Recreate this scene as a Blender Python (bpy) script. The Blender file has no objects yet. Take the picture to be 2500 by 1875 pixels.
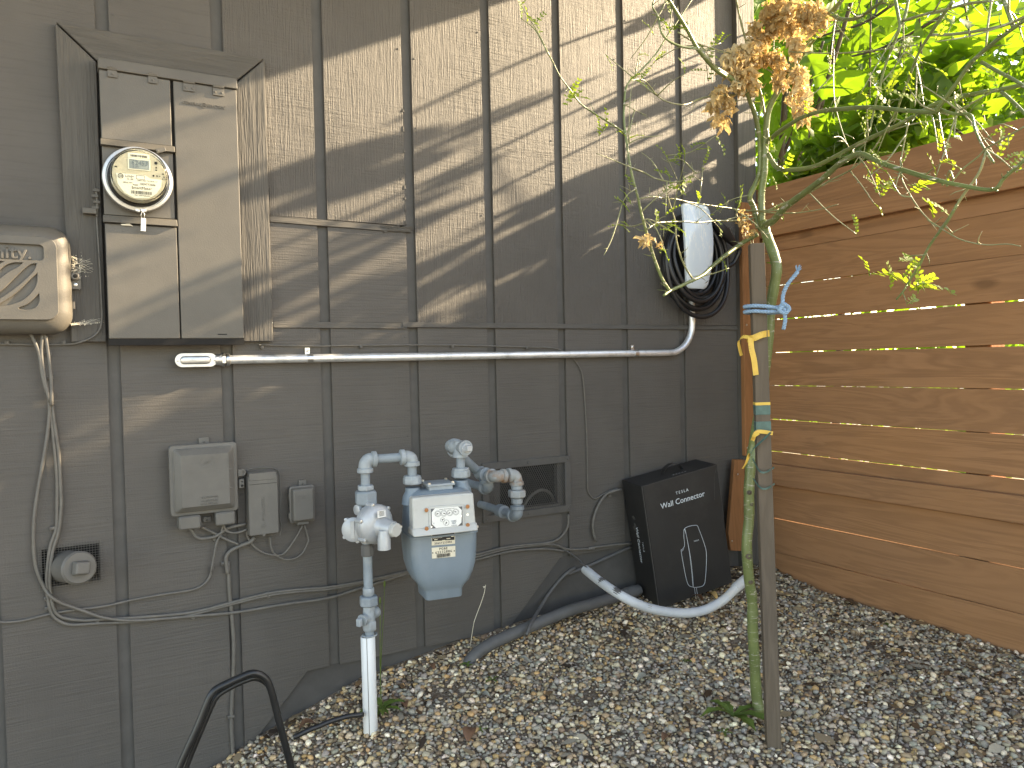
import bpy, bmesh, math, random
import numpy as np
from mathutils import Vector, Matrix
R_ = math.radians
rng = random.Random(7)
scene = bpy.context.scene
COL = scene.collection

# ------------------------------------------------------------------ camera
YAW, PITCH, ROLL = 0.52039, -0.025744, -0.022072
F_PX, PW, PH = 1867.36, 2500.0, 1875.0
CAM = Vector((0.0, -2.443, 1.45))
_fw = Vector((math.sin(YAW)*math.cos(PITCH), math.cos(YAW)*math.cos(PITCH), math.sin(PITCH)))
_r0 = Vector((math.cos(YAW), -math.sin(YAW), 0))
_u0 = _r0.cross(_fw)
_rt = _r0*math.cos(ROLL) + _u0*math.sin(ROLL)
_up = _u0*math.cos(ROLL) - _r0*math.sin(ROLL)
cam_d = bpy.data.cameras.new('camera')
cam_d.sensor_width = 36.0
cam_d.lens = 36.0*F_PX/PW
cam_d.clip_start = 0.02
cam_d.clip_end = 500
cam = bpy.data.objects.new('camera', cam_d)
COL.objects.link(cam)
_m = Matrix.Identity(4)
for i in range(3):
    _m[i][0] = _rt[i]; _m[i][1] = _up[i]; _m[i][2] = -_fw[i]; _m[i][3] = CAM[i]
cam.matrix_world = _m
scene.camera = cam

# ------------------------------------------------------------------ sky, sun, exposure
KS, ZS = 0.20, 0.49                                    # the sun grazes the wall
SUN_DIR = Vector((1.0, -KS, ZS)).normalized()          # towards the sun
sun_el = math.asin(SUN_DIR.z)
sun_az = math.atan2(SUN_DIR.x, SUN_DIR.y)
world = bpy.data.worlds.new('World')
scene.world = world
world.use_nodes = True
wn = world.node_tree
bg = wn.nodes['Background']
sky = wn.nodes.new('ShaderNodeTexSky')
sky.sky_type = 'NISHITA'
sky.sun_disc = False
sky.sun_elevation = sun_el
sky.sun_rotation = sun_az
sky.air_density = 1.0
sky.dust_density = 0.8
sky.ozone_density = 0.4
wn.links.new(sky.outputs[0], bg.inputs[0])
bg.inputs[1].default_value = 0.15
sun_d = bpy.data.lights.new('sun', 'SUN')
sun_d.energy = 4.1
sun_d.angle = R_(0.5)
sun_d.color = (1.0, 0.89, 0.68)
sun = bpy.data.objects.new('sun', sun_d)
COL.objects.link(sun)
sun.rotation_euler = (-SUN_DIR).to_track_quat('-Z', 'Y').to_euler()
vs = scene.view_settings
vs.view_transform = 'Standard'
vs.look = 'None'
vs.gamma = 1.0
vs.exposure = 2.33
vs.use_white_balance = True                            # camera balanced for open shade
vs.white_balance_temperature = 7900
vs.white_balance_tint = 14
vs.use_curve_mapping = False

# ------------------------------------------------------------------ helpers
def ray(u, v):
    return _rt*((u-PW/2)/F_PX) + _up*(-(v-PH/2)/F_PX) + _fw
def at(u, v, off=0.0):
    """point at distance off in front of the wall plane, along the sight line measured on the photograph"""
    d = ray(u, v)
    return CAM + d*((-off-CAM.y)/d.y)
def rp(u, v, P, n):
    d = ray(u, v)
    return CAM + d*((P-CAM).dot(n)/d.dot(n))
def zz(x0, y0, s):
    return lambda x, y: (x0+x/s, y0+y/s)
zA = zz(1700, 0, 2.765); zB = zz(1300, 0, 3.687); zW = zz(1500, 450, 3.687); zC = zz(1700, 500, 2.765)
zN = zz(0, 0, 3.16); z2 = zz(0, 500, 3.16); z3 = zz(0, 900, 2.765); z4 = zz(0, 1350, 2.765); z7 = zz(600, 450, 3.16)
zG = zz(800, 1050, 3.4); z5 = zz(1050, 1060, 5.53); zT = zz(1380, 1080, 3.456); zX = zz(400, 1050, 4.74)
zL = zz(400, 780, 4.424); zM = zz(820, 1180, 5.53); z8 = zz(700, 1500, 3.687); z6 = zz(220, 330, 6.38); zP = zz(220, 130, 5.53)
zQ = zz(1740, 1080, 4.88); zI = zz(0, 530, 5.35)

def V(*a): return Vector(a)
EX, EY, EZ = V(1, 0, 0), V(0, 1, 0), V(0, 0, 1)

def spline(pts, n=6):
    """Catmull-Rom through pts (Vectors, may carry extra dims)"""
    P = [np.array(p, float) for p in pts]
    if len(P) < 3: return [Vector(p) for p in P]
    P = [2*P[0]-P[1]] + P + [2*P[-1]-P[-2]]
    out = []
    for i in range(1, len(P)-2):
        for k in range(n):
            t = k/n
            a, b, c, d = P[i-1], P[i], P[i+1], P[i+2]
            out.append(0.5*((2*b)+(c-a)*t+(2*a-5*b+4*c-d)*t*t+(3*b-a-3*c+d)*t**3))
    out.append(P[-2])
    return [Vector(p) for p in out]

class MB:
    def __init__(self): self.v = []; self.f = []
    def add(self, vs, fs):
        o = len(self.v)
        self.v += [tuple(p) for p in vs]
        self.f += [tuple(i+o for i in f) for f in fs]
        return self
    def hexa(self, b, t):
        """b, t: 4 corners each (counter-clockwise seen from t side)"""
        return self.add(list(b)+list(t), [(3,2,1,0),(4,5,6,7),(0,1,5,4),(1,2,6,5),(2,3,7,6),(3,0,4,7)])
    def box(self, c, s, ax=(EX, EY, EZ)):
        c = Vector(c); x, y, z = ax[0]*(s[0]/2), ax[1]*(s[1]/2), ax[2]*(s[2]/2)
        b = [c-x-y-z, c+x-y-z, c+x+y-z, c-x+y-z]
        t = [p+z*2 for p in b]
        return self.hexa(b, t)
    def wbox(self, x0, x1, z0, z1, y0, y1):
        return self.box(((x0+x1)/2, (y0+y1)/2, (z0+z1)/2), (abs(x1-x0), abs(y1-y0), abs(z1-z0)))
    def prism(self, poly, d):
        """poly: list of Vectors (planar), extruded by vector d"""
        n = len(poly); poly = [Vector(p) for p in poly]; d = Vector(d)
        fs = [tuple(range(n)), tuple(range(2*n-1, n-1, -1))]
        for i in range(n):
            j = (i+1) % n
            fs.append((j, i, n+i, n+j))
        return self.add(poly+[p+d for p in poly], fs)
    def tube(self, pts, r, n=10, cap=True, closed=False, squash=None):
        pts = [Vector(p) for p in pts]
        m = len(pts)
        rr = r if hasattr(r, '__len__') else [r]*m
        if len(rr) != m:
            rr = [float(np.interp(i/(m-1), np.linspace(0, 1, len(rr)), rr)) for i in range(m)]
        t0 = (pts[1]-pts[0]).normalized()
        a = EZ if abs(t0.z) < .9 else EX
        nrm = (a - t0*a.dot(t0)).normalized()
        vs = []
        for i in range(m):
            if closed: t = (pts[(i+1) % m]-pts[i-1])
            elif i == 0: t = pts[1]-pts[0]
            elif i == m-1: t = pts[-1]-pts[-2]
            else: t = pts[i+1]-pts[i-1]
            if t.length < 1e-9: t = t0
            t = t.normalized()
            nrm = (nrm - t*nrm.dot(t)).normalized()
            bn = t.cross(nrm)
            for k in range(n):
                an = 2*math.pi*k/n
                vs.append(pts[i] + (nrm*math.cos(an)+bn*math.sin(an))*rr[i])
        fs = []
        for i in range(m if closed else m-1):
            j = (i+1) % m
            for k in range(n):
                q = (k+1) % n
                fs.append((i*n+k, i*n+q, j*n+q, j*n+k))
        if cap and not closed:
            fs.append(tuple(range(n-1, -1, -1)))
            fs.append(tuple((m-1)*n+k for k in range(n)))
        return self.add(vs, fs)
    def lathe(self, prof, o, ax, n=24, rot=0.0):
        """prof: [(r, h)], around axis ax from o; n=6 gives a hexagon"""
        o = Vector(o); ax = Vector(ax).normalized()
        a = EZ if abs(ax.z) < .9 else EX
        x = (a-ax*a.dot(ax)).normalized(); y = ax.cross(x)
        vs = []
        for r, h in prof:
            for k in range(n):
                an = 2*math.pi*k/n+rot
                vs.append(o+ax*h+(x*math.cos(an)+y*math.sin(an))*max(r, 1e-5))
        fs = []
        m = len(prof)
        for i in range(m-1):
            for k in range(n):
                q = (k+1) % n
                fs.append((i*n+k, i*n+q, (i+1)*n+q, (i+1)*n+k))
        fs.append(tuple(range(n-1, -1, -1)))
        fs.append(tuple((m-1)*n+k for k in range(n)))
        return self.add(vs, fs)
    def rrect_loft(self, secs, o, ax, nseg=5):
        """secs: [(h, halfw, halfd, radius, cx, cy)] rounded rectangles stacked along ax[2]; ax=(x,y,up)"""
        o = Vector(o); vs = []; cnt = 4*(nseg+1)
        for s in secs:
            h, a, b, r = s[:4]
            cx, cy = (s[4], s[5]) if len(s) > 4 else (0, 0)
            r = min(r, a, b)
            for q, (sx, sy) in enumerate([(1, 1), (-1, 1), (-1, -1), (1, -1)]):
                for k in range(nseg+1):
                    an = math.pi/2*(q+k/nseg)
                    px = cx+sx*(a-r)+r*math.cos(an); py = cy+sy*(b-r)+r*math.sin(an)
                    vs.append(o+ax[0]*px+ax[1]*py+ax[2]*h)
        fs = []
        for i in range(len(secs)-1):
            for k in range(cnt):
                q = (k+1) % cnt
                fs.append((i*cnt+k, i*cnt+q, (i+1)*cnt+q, (i+1)*cnt+k))
        fs.append(tuple(range(cnt-1, -1, -1)))
        fs.append(tuple((len(secs)-1)*cnt+k for k in range(cnt)))
        return self.add(vs, fs)
    def build(self, name, m, parent=None, smooth=35, bevel=0.0, seg=2):
        me = bpy.data.meshes.new(name)
        me.from_pydata(self.v, [], self.f)
        return mesh_obj(name, me, m, parent, smooth, bevel, seg)

def mesh_obj(name, me, m, parent=None, smooth=35, bevel=0.0, seg=2, fix=True):
    if fix:
        bm = bmesh.new(); bm.from_mesh(me)
        bmesh.ops.recalc_face_normals(bm, faces=bm.faces)
        bm.to_mesh(me); bm.free()
    if smooth:
        me.polygons.foreach_set('use_smooth', [True]*len(me.polygons))
        if smooth < 180: me.set_sharp_from_angle(angle=R_(smooth))
    if m: me.materials.append(m)
    o = bpy.data.objects.new(name, me)
    COL.objects.link(o)
    if parent: adopt(o, parent)
    if bevel:
        b = o.modifiers.new('bevel', 'BEVEL'); b.width = bevel; b.segments = seg
        b.limit_method = 'ANGLE'; b.angle_limit = R_(40); b.harden_normals = False
    return o

WLOC = {}
def adopt(o, parent):
    o.parent = parent
    o.matrix_parent_inverse = Matrix.Translation(-WLOC.get(parent.name, Vector((0, 0, 0))))

def tag(o, label=None, cat=None, group=None, kind=None):
    if label: o['label'] = label
    if cat: o['category'] = cat
    if group: o['group'] = group
    if kind: o['kind'] = kind
    return o
def thing(name, loc, label, cat, group=None):
    e = bpy.data.objects.new(name, None)
    e.empty_display_size = 0.05
    e.location = loc
    COL.objects.link(e)
    WLOC[e.name] = Vector(loc)
    return tag(e, label, cat, group)

def text(s, size, P, ex, up, m, parent, name='lettering', ext=0.0004, align='CENTER', sx=1.0, shear=0.0, space=1.0, bev=0.0):
    """flat or embossed lettering, its baseline middle at P"""
    cu = bpy.data.curves.new(name, 'FONT')
    cu.body = s; cu.size = size; cu.align_x = align; cu.align_y = 'CENTER'
    cu.extrude = ext; cu.resolution_u = 3; cu.shear = shear; cu.space_character = space
    cu.bevel_depth = bev; cu.bevel_resolution = 1
    ob = bpy.data.objects.new(name, cu)
    me = bpy.data.meshes.new_from_object(ob)
    bpy.data.objects.remove(ob)
    ex = Vector(ex).normalized(); up = Vector(up).normalized(); n = ex.cross(up)
    M = Matrix.Identity(4)
    for i in range(3):
        M[i][0] = ex[i]*sx; M[i][1] = up[i]; M[i][2] = n[i]; M[i][3] = P[i]
    me.transform(M)
    return mesh_obj(name, me, m, parent, smooth=0, fix=False)

def plate(outlines, depth, P, ex, up, m, name, parent, bev=0.0, smooth=35):
    """filled flat shape with holes: outlines = lists of (x, y); extruded to depth, front face at P + normal*depth"""
    cu = bpy.data.curves.new(name, 'CURVE')
    cu.dimensions = '2D'; cu.fill_mode = 'BOTH'; cu.extrude = depth/2; cu.bevel_depth = bev; cu.bevel_resolution = 2
    if bev: cu.offset = -bev
    for ol in outlines:
        sp = cu.splines.new('POLY'); sp.points.add(len(ol)-1); sp.use_cyclic_u = True
        for p, q in zip(sp.points, ol): p.co = (q[0], q[1], 0, 1)
    ob = bpy.data.objects.new(name, cu)
    me = bpy.data.meshes.new_from_object(ob)
    bpy.data.objects.remove(ob)
    ex = Vector(ex).normalized(); up = Vector(up).normalized(); n = ex.cross(up)
    M = Matrix.Identity(4)
    for i in range(3):
        M[i][0] = ex[i]; M[i][1] = up[i]; M[i][2] = n[i]; M[i][3] = P[i]+n[i]*depth/2
    me.transform(M)
    return mesh_obj(name, me, m, parent, smooth=smooth, fix=False)

def rrect(w, h, r, n=5, cx=0, cy=0):
    out = []
    for q, (sx, sy) in enumerate([(1, 1), (-1, 1), (-1, -1), (1, -1)]):
        for k in range(n+1):
            an = math.pi/2*(q+k/n)
            out.append((cx+sx*(w/2-r)+r*math.cos(an), cy+sy*(h/2-r)+r*math.sin(an)))
    return out
def circ(r, n=24, cx=0, cy=0, sx=1.0):
    return [(cx+sx*r*math.cos(2*math.pi*k/n), cy+r*math.sin(2*math.pi*k/n)) for k in range(n)]
def cube_smooth(pts, n=6, closed=True):
    P = pts+[pts[0]] if closed else pts
    s = spline([V(p[0], p[1], 0) for p in P], n)
    return [(p.x, p.y) for p in s[:-1]]

# ------------------------------------------------------------------ materials
class NT:
    def __init__(self, name):
        self.m = bpy.data.materials.new(name); self.m.use_nodes = True
        self.t = self.m.node_tree; self.p = self.t.nodes['Principled BSDF']
        self.co = self.t.nodes.new('ShaderNodeTexCoord')
    def n(self, k, **kw):
        x = self.t.nodes.new(k)
        for a, b in kw.items(): setattr(x, a, b)
        return x
    def l(self, a, b): self.t.links.new(a, b)
    def mapped(self, scale, src='Object', loc=(0, 0, 0), rot=(0, 0, 0)):
        mp = self.n('ShaderNodeMapping'); self.l(self.co.outputs[src], mp.inputs[0])
        mp.inputs['Scale'].default_value = scale; mp.inputs['Location'].default_value = loc; mp.inputs['Rotation'].default_value = rot
        return mp.outputs[0]
    def noise(self, vec, scale, detail=4, rough=.55, dist=0.0):
        x = self.n('ShaderNodeTexNoise'); self.l(vec, x.inputs['Vector'])
        x.inputs['Scale'].default_value = scale; x.inputs['Detail'].default_value = detail
        x.inputs['Roughness'].default_value = rough; x.inputs['Distortion'].default_value = dist
        return x.outputs[0]
    def ramp(self, fac, stops):
        x = self.n('ShaderNodeValToRGB'); self.l(fac, x.inputs[0])
        e = x.color_ramp.elements
        while len(e) < len(stops): e.new(.5)
        for el, (p, c) in zip(e, stops):
            el.position = p; el.color = (*c, 1) if len(c) == 3 else c
        return x.outputs[0]
    def val(self, fac, a, b, c=0.0, d=1.0):
        x = self.n('ShaderNodeMapRange'); self.l(fac, x.inputs[0])
        for i, q in enumerate((a, b, c, d)): x.inputs[i+1].default_value = q
        return x.outputs[0]
    def math(self, op, a, b=None):
        x = self.n('ShaderNodeMath', operation=op)
        for i, q in enumerate((a, b)):
            if q is None: continue
            if hasattr(q, 'links'): self.l(q, x.inputs[i])
            else: x.inputs[i].default_value = q
        return x.outputs[0]
    def mix(self, fac, a, b, mode='MIX'):
        x = self.n('ShaderNodeMix', data_type='RGBA', blend_type=mode)
        for i, q in ((0, fac), (6, a), (7, b)):
            if hasattr(q, 'links'): self.l(q, x.inputs[i])
            elif i == 0: x.inputs[0].default_value = q
            else: x.inputs[i].default_value = (*q, 1)
        return x.outputs[2]
    def bump(self, h, strength, dist=0.002, prev=None):
        x = self.n('ShaderNodeBump'); x.inputs['Strength'].default_value = strength; x.inputs['Distance'].default_value = dist
        self.l(h, x.inputs['Height'])
        if prev is not None: self.l(prev, x.inputs['Normal'])
        return x.outputs[0]
    def done(self, col=None, rough=.6, metal=0.0, normal=None, spec=None, **kw):
        p = self.p
        if col is not None:
            if hasattr(col, 'links'): self.l(col, p.inputs['Base Color'])
            else: p.inputs['Base Color'].default_value = (*col, 1)
        if hasattr(rough, 'links'): self.l(rough, p.inputs['Roughness'])
        else: p.inputs['Roughness'].default_value = rough
        p.inputs['Metallic'].default_value = metal
        if spec is not None: p.inputs['Specular IOR Level'].default_value = spec
        if normal is not None: self.l(normal, p.inputs['Normal'])
        for k, v in kw.items(): p.inputs[k.replace('_', ' ')].default_value = v
        return self.m

def simple(name, col, rough=.6, metal=0.0, var=.15, vs=30, bs=120, bstr=.15, dirt=None, spec=None, **kw):
    """plain coloured surface with mottling, fine relief and optional dirt colour"""
    t = NT(name); v = t.mapped((1, 1, 1))
    n1 = t.noise(v, vs, 5, .6)
    c = t.ramp(n1, [(.3, tuple(x*(1-var) for x in col)), (.7, tuple(min(1, x*(1+var)) for x in col))])
    if dirt is not None:
        n2 = t.noise(v, vs*.45, 6, .7)
        c = t.mix(t.val(n2, .52, .72), c, dirt)
    b = t.bump(t.noise(v, bs, 3, .5), bstr, .001)
    return t.done(c, rough, metal, b, spec, **kw)

def siding(name, base, vert):
    t = NT(name)
    big = t.noise(t.mapped((1, 1, 1)), 2.3, 4, .6)
    fib = t.noise(t.mapped((240, 1, 9) if vert else (5, 1, 150)), 1.0, 4, .62, .35)
    fib2 = t.noise(t.mapped((70, 1, 2.2) if vert else (1.6, 1, 55)), 1.0, 3, .55, .6)
    cross = t.noise(t.mapped((8, 1, 120) if vert else (160, 1, 6)), 1.0, 3, .6, .2)
    mask = t.val(t.noise(t.mapped((1.7, 1, 2.5), loc=(3, 0, 1)), 1.6, 4, .6), .42, .62)
    speck = t.noise(t.mapped((1, 1, .55)), 260, 3, .6)
    knot = t.noise(t.mapped((9, 1, 3.2)), 1.0, 2, .5, 1.2)
    h = t.math('ADD', t.math('MULTIPLY', fib, 1.0), t.math('MULTIPLY', fib2, .35))
    h = t.math('ADD', h, t.math('MULTIPLY', t.math('MULTIPLY', cross, mask), .8 if vert else .3))
    h = t.math('ADD', h, t.math('MULTIPLY', speck, .35))
    h = t.math('ADD', h, t.math('MULTIPLY', t.math('POWER', knot, 3.0), .5))
    b = t.bump(h, 1.0, .0056 if vert else .0020)
    c = t.ramp(big, [(.3, tuple(x*.88 for x in base)), (.72, tuple(x*1.12 for x in base))])
    c = t.mix(t.val(fib, .25, .5, .35, 0.0), c, tuple(x*.62 for x in base))
    wear = t.val(t.noise(t.mapped((60, 1, 14)), 1.0, 5, .7), .70, .80, 0, .35)
    c = t.mix(wear, c, (.34, .32, .28))
    return t.done(c, .62, 0, b, .35)

WALLC = (.095, .087, .078)
M_sidv = siding('siding_paint_upright_grain', WALLC, True)
M_sidh = siding('siding_paint_level_grain', WALLC, False)
M_groove = simple('groove_paint', (.084, .079, .072), .7, var=.12, vs=20, bs=90, bstr=.3)
def trimwood(name, base, ax):
    t = NT(name)
    sc = [14, 14, 14]; sc2 = [60, 60, 60]
    sc[ax] = .9; sc2[ax] = 3
    g = t.noise(t.mapped(tuple(sc)), 3.2, 5, .6, 1.4)
    g2 = t.noise(t.mapped(tuple(sc2)), 3.0, 3, .6, .3)
    h = t.math('ADD', t.math('MULTIPLY', g, 1.2), g2)
    c = t.ramp(g, [(.35, tuple(x*.85 for x in base)), (.65, tuple(x*1.1 for x in base))])
    return t.done(c, .65, 0, t.bump(h, .9, .0035), .3)
M_trimv = trimwood('trim_paint_upright', (.094, .087, .077), 2)
M_trimh = trimwood('trim_paint_level', (.094, .087, .077), 0)
M_found = simple('foundation_paint', (.070, .066, .061), .8, var=.2, vs=9, bs=28, bstr=.9)
M_panel = simple('panel_paint', (.108, .098, .082), .5, var=.08, vs=14, bs=260, bstr=.35)
M_box = simple('box_paint', (.120, .115, .104), .55, var=.08, vs=18, bs=300, bstr=.2, dirt=(.145, .138, .122))
M_cable = simple('cable_paint', (.125, .117, .103), .55, var=.15, vs=40, bs=200, bstr=.15)
M_dark = simple('dark_gap', (.012, .011, .010), .9, var=.2)
M_black = simple('black_plastic', (.016, .016, .017), .42, var=.2, vs=25, bs=300, bstr=.1)
M_cabblk = simple('charger_cable_rubber', (.014, .014, .015), .38, var=.15, vs=20, bs=200, bstr=.08)
M_alum = simple('cast_aluminium', (.62, .62, .60), .42, .9, var=.08, vs=40, bs=400, bstr=.25)
M_emt = simple('galvanised_tube', (.80, .82, .83), .42, .7, var=.1, vs=22, bs=160, bstr=.08, dirt=(.45, .47, .48))
M_zinc = simple('zinc_fitting', (.68, .68, .66), .28, .95, var=.1, vs=60, bs=300, bstr=.2)
M_pipe = simple('gas_pipe_paint', (.225, .265, .295), .5, var=.14, vs=22, bs=140, bstr=.3, dirt=(.33, .36, .37))
M_cast = simple('gas_fitting_paint', (.30, .335, .355), .5, var=.16, vs=30, bs=90, bstr=.5, dirt=(.19, .215, .23))
M_rust = simple('rusty_fitting_paint', (.33, .35, .35), .6, var=.15, vs=30, bs=90, bstr=.5, dirt=(.26, .12, .035))
M_meter = simple('meter_case_paint', (.185, .235, .275), .42, var=.07, vs=9, bs=420, bstr=.3, dirt=(.22, .265, .30))
M_reg = simple('regulator_silver', (.42, .44, .455), .45, .25, var=.1, vs=30, bs=260, bstr=.35)
M_idx = simple('index_cover_grey', (.47, .475, .45), .45, var=.06, vs=12, bs=60, bstr=.1, dirt=(.38, .37, .33))
M_white = simple('white_plate', (.78, .78, .74), .5, var=.03, vs=20, bstr=.03)
M_label = simple('label_plate', (.72, .66, .52), .4, var=.06, vs=40, bstr=.03)
M_ink = simple('black_ink', (.012, .012, .012), .6, var=.1, bstr=.02)
M_blueink = simple('blue_grey_ink', (.10, .13, .17), .6, var=.1, bstr=.02)
M_sleeve = simple('white_sleeve', (.74, .76, .76), .45, var=.04, vs=14, bs=80, bstr=.05, dirt=(.60, .60, .56))
M_pvc = simple('grey_conduit_pvc', (.52, .55, .57), .45, var=.12, vs=10, bs=60, bstr=.1, dirt=(.62, .58, .50))
M_drain = simple('dark_drain_pipe', (.105, .103, .100), .6, var=.12, vs=18, bs=120, bstr=.15)
M_steel = simple('black_steel', (.017, .018, .019), .36, .2, var=.3, vs=20, bs=180, bstr=.2)
M_meterface = simple('meter_face', (.50, .475, .40), .45, var=.03, vs=10, bstr=.02)
M_lcd = simple('lcd_glass', (.23, .27, .30), .15, var=.06, vs=30, bstr=.0)
M_orange = simple('brown_screw_cap', (.34, .13, .035), .5, var=.15, vs=80, bstr=.2)
M_carton = simple('black_carton', (.020, .0195, .019), .55, var=.18, vs=7, bs=90, bstr=.12, dirt=(.034, .032, .030))
M_cartedge = simple('carton_worn_edge', (.07, .068, .064), .7, var=.3, vs=60)
M_print = simple('white_print', (.62, .68, .72), .5, var=.03, bstr=.0)
M_printdim = simple('grey_print', (.30, .31, .32), .5, var=.03, bstr=.0)
M_rope = simple('blue_rope', (.22, .34, .47), .75, var=.2, vs=200, bs=700, bstr=.6)
M_tape_y = simple('yellow_ribbon', (.66, .42, .075), .55, var=.15, vs=30, bs=60, bstr=.3)
M_tape_g = simple('green_tape', (.055, .115, .10), .4, var=.25, vs=50, bs=120, bstr=.3)
M_wire = simple('wire_mesh_paint', (.115, .11, .10), .6, var=.15, vs=60, bstr=.1)
M_pod = simple('dry_leaf', (.52, .33, .12), .7, var=.35, vs=40, bs=120, bstr=.6)

def charger_face():
    t = NT('charger_white_glass'); v = t.mapped((1, 1, 1))
    c = t.ramp(t.noise(v, 4, 3), [(.3, (.53, .61, .67)), (.7, (.58, .65, .70))])
    z = t.n('ShaderNodeSeparateXYZ'); t.l(t.co.outputs['Object'], z.inputs[0])
    drip = t.noise(t.mapped((120, 60, 26)), 1.0, 4, .7)
    up = t.val(z.outputs[2], 1.84, 1.93, 0, 1)
    c = t.mix(t.math('MULTIPLY', t.val(drip, .53, .60), up), c, (.72, .74, .72))
    return t.done(c, .12, 0, None, .6)
M_charger = charger_face()

def cedar(name, base, ax, dark, sat=1.0):
    """stained timber: long grain, knots, blotches; each board differs"""
    t = NT(name)
    oi = t.n('ShaderNodeObjectInfo')
    mul = t.n('ShaderNodeVectorMath', operation='SCALE'); mul.inputs[3].default_value = 1.0
    cmb = t.n('ShaderNodeCombineXYZ')
    for i in range(3): t.l(t.math('MULTIPLY', oi.outputs['Random'], (17.0, 9.0, 23.0)[i]), cmb.inputs[i])
    add = t.n('ShaderNodeVectorMath', operation='ADD'); t.l(t.co.outputs['Object'], add.inputs[0]); t.l(cmb.outputs[0], add.inputs[1])
    def mp(sc):
        m = t.n('ShaderNodeMapping'); t.l(add.outputs[0], m.inputs[0]); m.inputs['Scale'].default_value = sc; return m.outputs[0]
    s1 = [7, 7, 7]; s1[ax] = .55
    s2 = [95, 95, 95]; s2[ax] = 2.2
    s3 = [5, 5, 5]; s3[ax] = 2.0
    warp = t.noise(mp(tuple(s1)), 1.6, 4, .55, 1.1)
    rings = t.n('ShaderNodeMath', operation='SINE'); t.l(t.math('MULTIPLY', warp, 46.0), rings.inputs[0])
    fine = t.noise(mp(tuple(s2)), 1.0, 4, .6, .3)
    blot = t.noise(mp((1.4, 1.4, 1.4)), 1.6, 4, .6)
    vor = t.n('ShaderNodeTexVoronoi'); t.l(mp(tuple(s3)), vor.inputs['Vector']); vor.inputs['Scale'].default_value = .9
    kn = t.val(vor.outputs['Distance'], .045, .10, 1, 0)
    ring01 = t.val(rings.outputs[0], -1, 1)
    g = t.math('ADD', t.math('MULTIPLY', ring01, .45), t.math('MULTIPLY', fine, .55))
    c = t.ramp(g, [(.22, tuple(x*.80 for x in base)), (.75, tuple(x*1.14 for x in base))])
    c = t.mix(t.val(blot, .35, .7, 0, .55), c, tuple(x*y for x, y in zip(base, (1.22, 1.16, 1.0))))
    c = t.mix(t.val(oi.outputs['Random'], 0, 1, 0, .35), c, dark)
    c = t.mix(t.math('MULTIPLY', kn, .6), c, tuple(x*.42 for x in base))
    b = t.bump(t.math('ADD', t.math('MULTIPLY', g, 1.0), t.math('MULTIPLY', kn, .6)), .6, .002)
    return t.done(c, .75, 0, b, .15)
M_cedar_y = cedar('stained_fence_timber', (.325, .168, .084), 1, (.27, .145, .078))
M_cedar_z = cedar('stained_post_timber', (.28, .128, .055), 2, (.20, .10, .048))
M_stake = cedar('weathered_stake_timber', (.120, .096, .074), 2, (.092, .074, .058))

def bark(name, base):
    t = NT(name); v = t.mapped((1, 1, 1))
    c = t.ramp(t.noise(v, 14, 4), [(.3, tuple(x*.8 for x in base)), (.7, tuple(x*1.2 for x in base))])
    c = t.mix(t.val(t.noise(t.mapped((1, 1, 6)), 22, 5, .7, .6), .59, .66), c, (.40, .37, .30))
    c = t.mix(t.val(t.noise(v, 150, 2), .70, .76), c, (.45, .43, .33))
    b = t.bump(t.noise(t.mapped((1, 1, 2.5)), 70, 4, .6), .5, .002)
    return t.done(c, .36, 0, b, .5)
M_bark = bark('green_bark', (.130, .160, .055))
M_twig = bark('grey_green_twig_bark', (.20, .205, .10))
M_branch2 = simple('brown_branch_bark', (.085, .065, .045), .7, var=.3, vs=30, bs=90, bstr=.5)

def leafmat(name, c1, c2, tr, trc):
    t = NT(name)
    oi = t.n('ShaderNodeObjectInfo')
    nz = t.noise(t.mapped((1, 1, 1)), 9, 3)
    f = t.math('ADD', t.math('MULTIPLY', oi.outputs['Random'], .6), t.math('MULTIPLY', nz, .5))
    c = t.ramp(f, [(.2, c1), (.85, c2)])
    t.done(c, .5, 0, t.bump(t.noise(t.mapped((1, 1, 1)), 60, 3), .25, .002), .35)
    tl = t.n('ShaderNodeBsdfTranslucent')
    tc = t.mix(t.val(nz, .3, .7, 0, .5), trc, tuple(min(1, x*1.3) for x in trc))
    t.l(tc, tl.inputs[0])
    mx = t.n('ShaderNodeMixShader'); mx.inputs[0].default_value = tr
    out = [n for n in t.t.nodes if n.type == 'OUTPUT_MATERIAL'][0]
    t.l(t.p.outputs[0], mx.inputs[1]); t.l(tl.outputs[0], mx.inputs[2]); t.l(mx.outputs[0], out.inputs[0])
    return t.m
M_fig = leafmat('fig_leaf', (.06, .115, .012), (.10, .18, .02), .58, (.18, .33, .016))
M_leaflet = leafmat('leaflet', (.13, .19, .025), (.19, .26, .035), .5, (.34, .46, .03))
M_weed = leafmat('weed_leaf', (.10, .16, .03), (.15, .21, .045), .25, (.14, .2, .03))
M_dryleaf = leafmat('dry_hanging_leaf', (.44, .30, .13), (.64, .50, .27), .35, (.56, .40, .17))
M_litter = simple('brown_litter', (.16, .105, .06), .8, var=.5, vs=25, bs=120, bstr=.5)

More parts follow.
